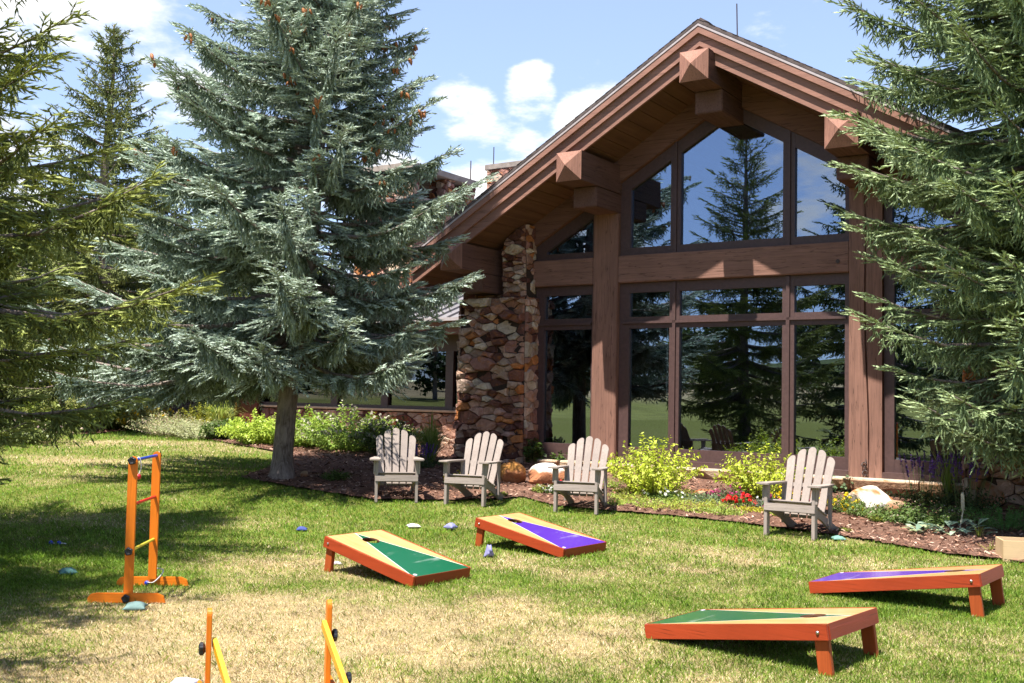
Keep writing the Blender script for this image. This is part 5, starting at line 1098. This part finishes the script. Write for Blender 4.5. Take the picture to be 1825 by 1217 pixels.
rosette(1690, 952, 44, .20, 'silvery woolly leaved plant with one tall flower spike in the mulch', [(.26, .36, .26), (.36, .45, .33), (.20, .30, .22)], 80, .26)
rosette(1655, 955, 18, .17, 'pale lime woolly rosette at the left of the spiked silvery plant', [(.46, .52, .27), (.38, .44, .24)], 81, .14, False)
# left bed
BG = 'shrubs of the planting bed below the low wing'
def hedge(px, py, h, sp_, lab, pal, seed, fl=None, n=170, per=26, leaf=.075, fr=.03, fn=160, sx=1.0, lw=.55):
    return shrub(px, py, h, sp_, lab, pal, n=n, per=per, leaf=leaf, seed=seed, fl=fl, flr=fr, fln=fn, base=sp_*.45, group=BG, start=.05, droop=.35, sx=sx, lw=lw)
hedge(462, 793, .72, .62, 'bright lime leaved shrub directly left of the blue spruce trunk', [(.42, .54, .07), (.50, .60, .10), (.32, .44, .05)], 90)
hedge(545, 797, .80, .60, 'green leaved shrub directly right of the blue spruce trunk', [(.26, .40, .05), (.36, .46, .07)], 91)
hedge(620, 805, .90, .75, 'white flowering shrub under the low branches of the blue spruce', [(.24, .36, .06), (.32, .42, .08)], 92, fl=[(.60, .55, .45)], fn=420, sx=1.2)
hedge(695, 815, .80, .55, 'darker white flowering shrub behind the first garden chair', [(.08, .12, .03), (.12, .17, .04)], 93, fl=[(.52, .47, .38)], fn=160)
hedge(402, 784, .50, .45, 'low dark green shrub left of the lime leaved shrub', GRN, 94)
hedge(352, 782, .52, .70, 'pale grey green mound at the lawn edge of the left bed', [(.40, .43, .20), (.48, .48, .28)], 95, leaf=.045, n=240)
hedge(300, 777, .60, .70, 'pinkish green mound at the far left end of the bed', [(.44, .42, .22), (.52, .42, .28), (.32, .38, .15)], 96, leaf=.045, n=240)
spikes(335, 768, .78, .50, 'purple brown flower spikes behind the pale mounds', [(.17, .08, .17), (.24, .12, .20)], seed=97, n=50, flen=.3)
spikes(296, 768, .75, .45, 'pinkish beige flower spikes at the far end of the left bed', [(.34, .20, .15), (.26, .14, .12)], seed=98, n=40, flen=.3, fr=.02)
tuft(392, 774, 1.25, .85, 'tall arching grass near the brick red post', [(.32, .42, .08), (.48, .52, .16)], n=300, w=.024, seed=99)
hedge(365, 773, .80, .60, 'yellow green spiky shrub in front of the tall arching grass', [(.40, .38, .04), (.32, .33, .04)], 100, leaf=.06)
hedge(262, 770, .85, .50, 'golden flowered shrub beside the golf cart', [(.40, .38, .10), (.30, .30, .10)], 101, fl=[(.80, .50, .02)], fn=90, fr=.05)
hedge(215, 766, .9, .9, 'yellow green shrub between the far spruce trunk and the golf cart', [(.20, .22, .03), (.28, .28, .04)], 102, leaf=.09)
hedge(120, 770, 1.0, 1.0, 'green shrub left of the far spruce trunk', [(.14, .18, .03), (.20, .24, .04)], 103, leaf=.09)
hedge(30, 790, .6, .9, 'low pinkish flowered shrub at the left edge of the far lawn', [(.16, .20, .05)], 104, fl=[(.50, .36, .32)], fn=120, fr=.04)
# ---------------------------------------------------------------- rocks
def rock(px, py, sx_, sy_, sz_, label, c1, c2, seed, split=.5, rz_=0.0, sink=.15, loc=None, top=False):
    rs = np.random.RandomState(seed); bm = bmesh.new(); bmesh.ops.create_icosphere(bm, subdivisions=4, radius=1); me = bpy.data.meshes.new('boulder')
    pl = unit(rs.normal(0, 1, (15, 3))); dd = rs.uniform(.62, .95, 15)
    for v in bm.verts:
        p = np.array(v.co); q = (pl@p); s_ = min(1.0, float((dd/np.maximum(q, 1e-3))[q > .05].min())); p = p*s_; n_ = vnoise(p[0]*3+seed, p[1]*3+p[2]*2, 1., 5)*.10; p = p*(1-n_+.05); v.co = (p[0]*sx_, p[1]*sy_, p[2]*sz_)
    bm.to_mesh(me); bm.free(); t = NT('boulder_stone'); f = t.noise(t.coord(), 5, 6, .65, .5); g = t.noise(t.coord(), 1.6, 3, .6, .3)
    a = t.mix(t.rng(f, .3, .7), tuple(v*.6 for v in c1), c1); b = t.mix(t.rng(f, .3, .7), tuple(v*.7 for v in c2), c2); fac = t.rng(g, split-.04, split+.04)
    if top:
        s3 = t.n('ShaderNodeSeparateXYZ'); t.l(t.coord(), s3.inputs[0]); fac = t.rng(t.math('ADD', s3.outputs[2], t.math('MULTIPLY', g, .25)), sz_*.45+.1, sz_*.45+.14)
    t.bump(f, 1.0, .06); t.fin(t.mix(fac, a, b), .9, .2)
    p = loc if loc is not None else at(px, py); o = finish(me, 'boulder', t.m, None); o.location = (p[0], p[1], p[2]+sz_*(1-sink)*.8); o.rotation_euler = (0, 0, rz_)
    return tag(o, label, 'boulder')
ORG = (.50, .20, .05); CRM = (.70, .64, .54); RST = (.34, .16, .08); TAN = (.48, .32, .20)
rock(912, 862, .24, .2, .20, 'orange boulder beside the arm of the second garden chair', (.52, .24, .06), (.34, .14, .06), 3)
rock(975, 864, .36, .26, .20, 'flat boulder with a white top between the second and third chairs', (.46, .19, .09), (.78, .74, .66), 4, top=True)
rock(905, 822, .25, .2, .42, 'upright orange boulder leaning against the foot of the stone pillar', ORG, (.50, .26, .12), 5)
rock(1556, 914, .34, .22, .21, 'white and orange boulder below the cracked timber post', ORG, (.76, .70, .60), 6, split=.45)
rock(1595, 918, .16, .14, .12, 'small brown rock at the right of the white and orange boulder', TAN, RST, 7)
rock(1800, 880, .50, .3, .50, 'large rust coloured boulder behind the right spruce', (.42, .19, .09), TAN, 8)
rock(1770, 905, .45, .3, .26, 'pale tan boulder under the right spruce branches', (.48, .36, .28), RST, 9)
rock(1650, 890, .40, .2, .14, 'low tan rock against the stone ledge', TAN, CRM, 10)
rock(1390, 885, .20, .14, .09, 'flat reddish rock behind the marigolds', RST, TAN, 12); rock(1255, 888, .16, .12, .09, 'small rust red rock between the lime shrubs', (.44, .15, .07), TAN, 13)
rock(542, 852, .09, .08, .07, 'fist sized tan stone at the foot of the blue spruce trunk', TAN, RST, 14)
rock(1060, 880, .14, .1, .07, 'small pale stone behind the third garden chair', (.5, .36, .26), TAN, 15)
# ---------------------------------------------------------------- leafy trees far off
def leaf_tree(loc, h, r, label, pal, seed, n=5200, leaf=.16, trunk=.12, group=None, clumps=26, low=.12):
    root = empty('leafy_tree', loc, 0, label, 'tree', group); rs = np.random.RandomState(seed); m = MB(); m.tube([(0, 0, -.2), (.05, 0, h*.3), (.0, .05, h*.62), (0, 0, h*.85)], [trunk*1.2, trunk, trunk*.6, trunk*.2], 8)
    cz = rs.uniform(h*low, h*.98, clumps); rr = r*np.sqrt(np.clip(1-((cz/h-.48)/.56)**2, .05, 1)); a = rs.uniform(0, 6.28, clumps); q = np.sqrt(rs.rand(clumps))*rr*.85; cc = np.stack([np.cos(a)*q, np.sin(a)*q, cz], -1)
    for c in cc[::2]: m.tube([(0, 0, c[2]*.55), tuple(c*np.array([.6, .6, .85])), tuple(c)], [trunk*.35, trunk*.2, .01], 5, cap=False)
    i = rs.randint(0, clumps, n); d = unit(rs.normal(0, 1, (n, 3))); P = cc[i]+d*(r*.36*rs.uniform(.35, 1, (n, 1))**.6)*np.array([1, 1, .75]); P[:, 2] = np.maximum(P[:, 2], .1)
    D = rs.normal(0, 1, (n, 3)); D[:, 2] -= .3; L = leaf*rs.uniform(.6, 1.3, n); tone = rs.uniform(.78, 1.22, clumps)[i][:, None]; V, C = leafquads(P, D, unit(d+np.array([0, 0, .8])), L, L*.75, pick(pal, n, rs)*tone, rs)
    m.build('trunk', M_bark, root); npmesh('crown', V, 4, M_leaf, root, C); return root
FT = 'leafy trees beyond the far end of the lawn'; OL = [(.20, .24, .04), (.30, .32, .06), (.13, .17, .03)]; GL = [(.45, .40, .06), (.33, .34, .06), (.52, .46, .10)]
for i, (px, Y, h, r, pal, l) in enumerate(((20, 36, 6.5, 2.8, OL, 'olive leafy tree at the left edge beyond the far spruce'), (110, 40, 5.6, 2.6, GL, 'golden green tree just left of the far spruce trunk'), (215, 42, 6.8, 2.8, OL, 'leafy tree behind the golf cart'), (300, 46, 5.4, 2.6, GL, 'golden tree above the dark green tent'), (385, 40, 7.2, 2.8, OL, 'leafy tree between the tent and the brick red post'), (450, 44, 6.2, 2.6, GL, 'golden green tree behind the end of the low wing'), (-60, 30, 5.5, 2.6, OL, 'leafy tree at the far left edge behind the near spruce'), (160, 52, 8.5, 3.6, OL, 'tallest leafy tree far behind the left spruce'), (560, 48, 6.5, 2.8, OL, 'leafy tree rising behind the low wing roof'))):
    p = atY(px, 690, Y); leaf_tree((p.x, Y, float(terrain(0, Y))), h, r, l, pal, 200+i, group=FT, n=6500)
HT = 'trees on the hillside behind the camera that show in the glass'
for i in range(16):
    a = math.radians(150+i*5.2+rp_.uniform(-2, 2)); r_ = rp_.uniform(66, 92); x_, y_ = -5+r_*math.cos(a), 5+r_*math.sin(a); leaf_tree((x_, y_, float(hillz(x_, y_))), rp_.uniform(5, 9), rp_.uniform(2.6, 4), 'dark green leafy tree on the golden hillside reflected in the windows', DKG, 240+i, n=1500, leaf=.5, trunk=.2, group=HT, clumps=16)
# ---------------------------------------------------------------- tent and golf cart at the far end
M_canvas = plain("dark_green_canvas", (.004, .035, .032), .75, .3, scale=2, bump=.05); M_white = plain("white_body_paint", (.72, .72, .72), .35, .5, var=.05); M_redv = plain("red_vinyl", (.55, .02, .03), .5)
p = atY(345, 750, 30); tz_ = float(terrain(0, 30)); tent = empty('canvas_tent', (p.x, 30, tz_), R(-4), 'dark green canvas tent with small white lettering beyond the left bed', 'tent')
m = MB(); m.hexa([(-1.00, 0, 0), (1.05, 0, 0), (1.05, 1.8, 0), (-1.00, 1.8, 0), (-.88, .02, 1.45), (1.0, .02, 1.45), (1.0, 1.8, 1.45), (-.88, 1.8, 1.45)]); m.build('wall', M_canvas, tent, .02)
MB().hexa([(-.98, -.05, 1.455), (1.1, -.05, 1.455), (1.1, 1.9, 1.455), (-.98, 1.9, 1.455), (-.1, .8, 1.9), (.2, .8, 1.9), (.2, 1.1, 1.9), (-.1, 1.1, 1.9)]).build('roof', M_canvas, tent, .01)
m = MB(); xx = -.52
for w_ in (.04, .03, .045, .03, .04, .03, .045): m.box(xx, xx+w_*.35, -.012, .012, 1.02, 1.08).box(xx+w_*.35, xx+w_, -.012, .012, 1.02+.045*(xx*10 % 1 > .5), 1.04+.045*(xx*10 % 1 > .5)); xx += w_+.015
m.box(-.44, -.30, -.012, .012, .93, .945); m.build('lettering', M_white, tent)
def cart(px, Y, yaw, label, body, seatm):
    p = atY(px, 750, Y); r = empty('golf_cart', (p.x, Y, float(terrain(0, Y))), yaw, label, 'golf cart', 'golf carts parked beyond the far spruce')
    pr = [(-1.15, .28), (1.15, .28), (1.2, .55), (1.05, .78), (.55, .85), (.45, .45), (-.2, .45), (-.25, .68), (-1.1, .70), (-1.2, .5)]
    MB().prism(pr, -.55, .55).build('body', body, r, .03); MB().prism([(-.95, 1.75), (.75, 1.75), (.85, 1.79), (.7, 1.84), (-.9, 1.84), (-1.05, 1.79)], -.58, .58).build('roof', M_white, r, .01)
    for x, y in ((.62, -.5), (.62, .5), (-.9, -.5), (-.9, .5)): MB().tube([(x+(.12 if x > 0 else 0), y, .7), (x, y, 1.76)], .018, 6).build('roof_post', M_iron, r)
    MB().box(-.72, -.25, -.5, .5, .705, .83).build('seat', seatm, r, .03); MB().box(-.82, -.70, -.5, .5, .835, 1.2).build('backrest', seatm, r, .03)
    for x in (-.75, .78):
        for s in (-1, 1):
            w = MB(); w.tube([(x, s*.44, .22), (x, s*.60, .22)], .22, 18); wh = w.build('wheel', M_knob, r, .02); MB().tube([(x, s*.601, .22), (x, s*.612, .22)], .11, 14).build('rim', M_white, wh)
    MB().tube([(.45, -.2, .8), (.28, -.2, 1.05)], .012, 6).build('steering_column', M_iron, r); return r
cart(262, 38, R(200), 'white golf cart with a red seat between the far spruce trunk and the tent', M_white, M_redv)
cart(205, 45, R(160), 'second white golf cart further left, mostly hidden behind the far spruce trunk', M_white, M_iron)
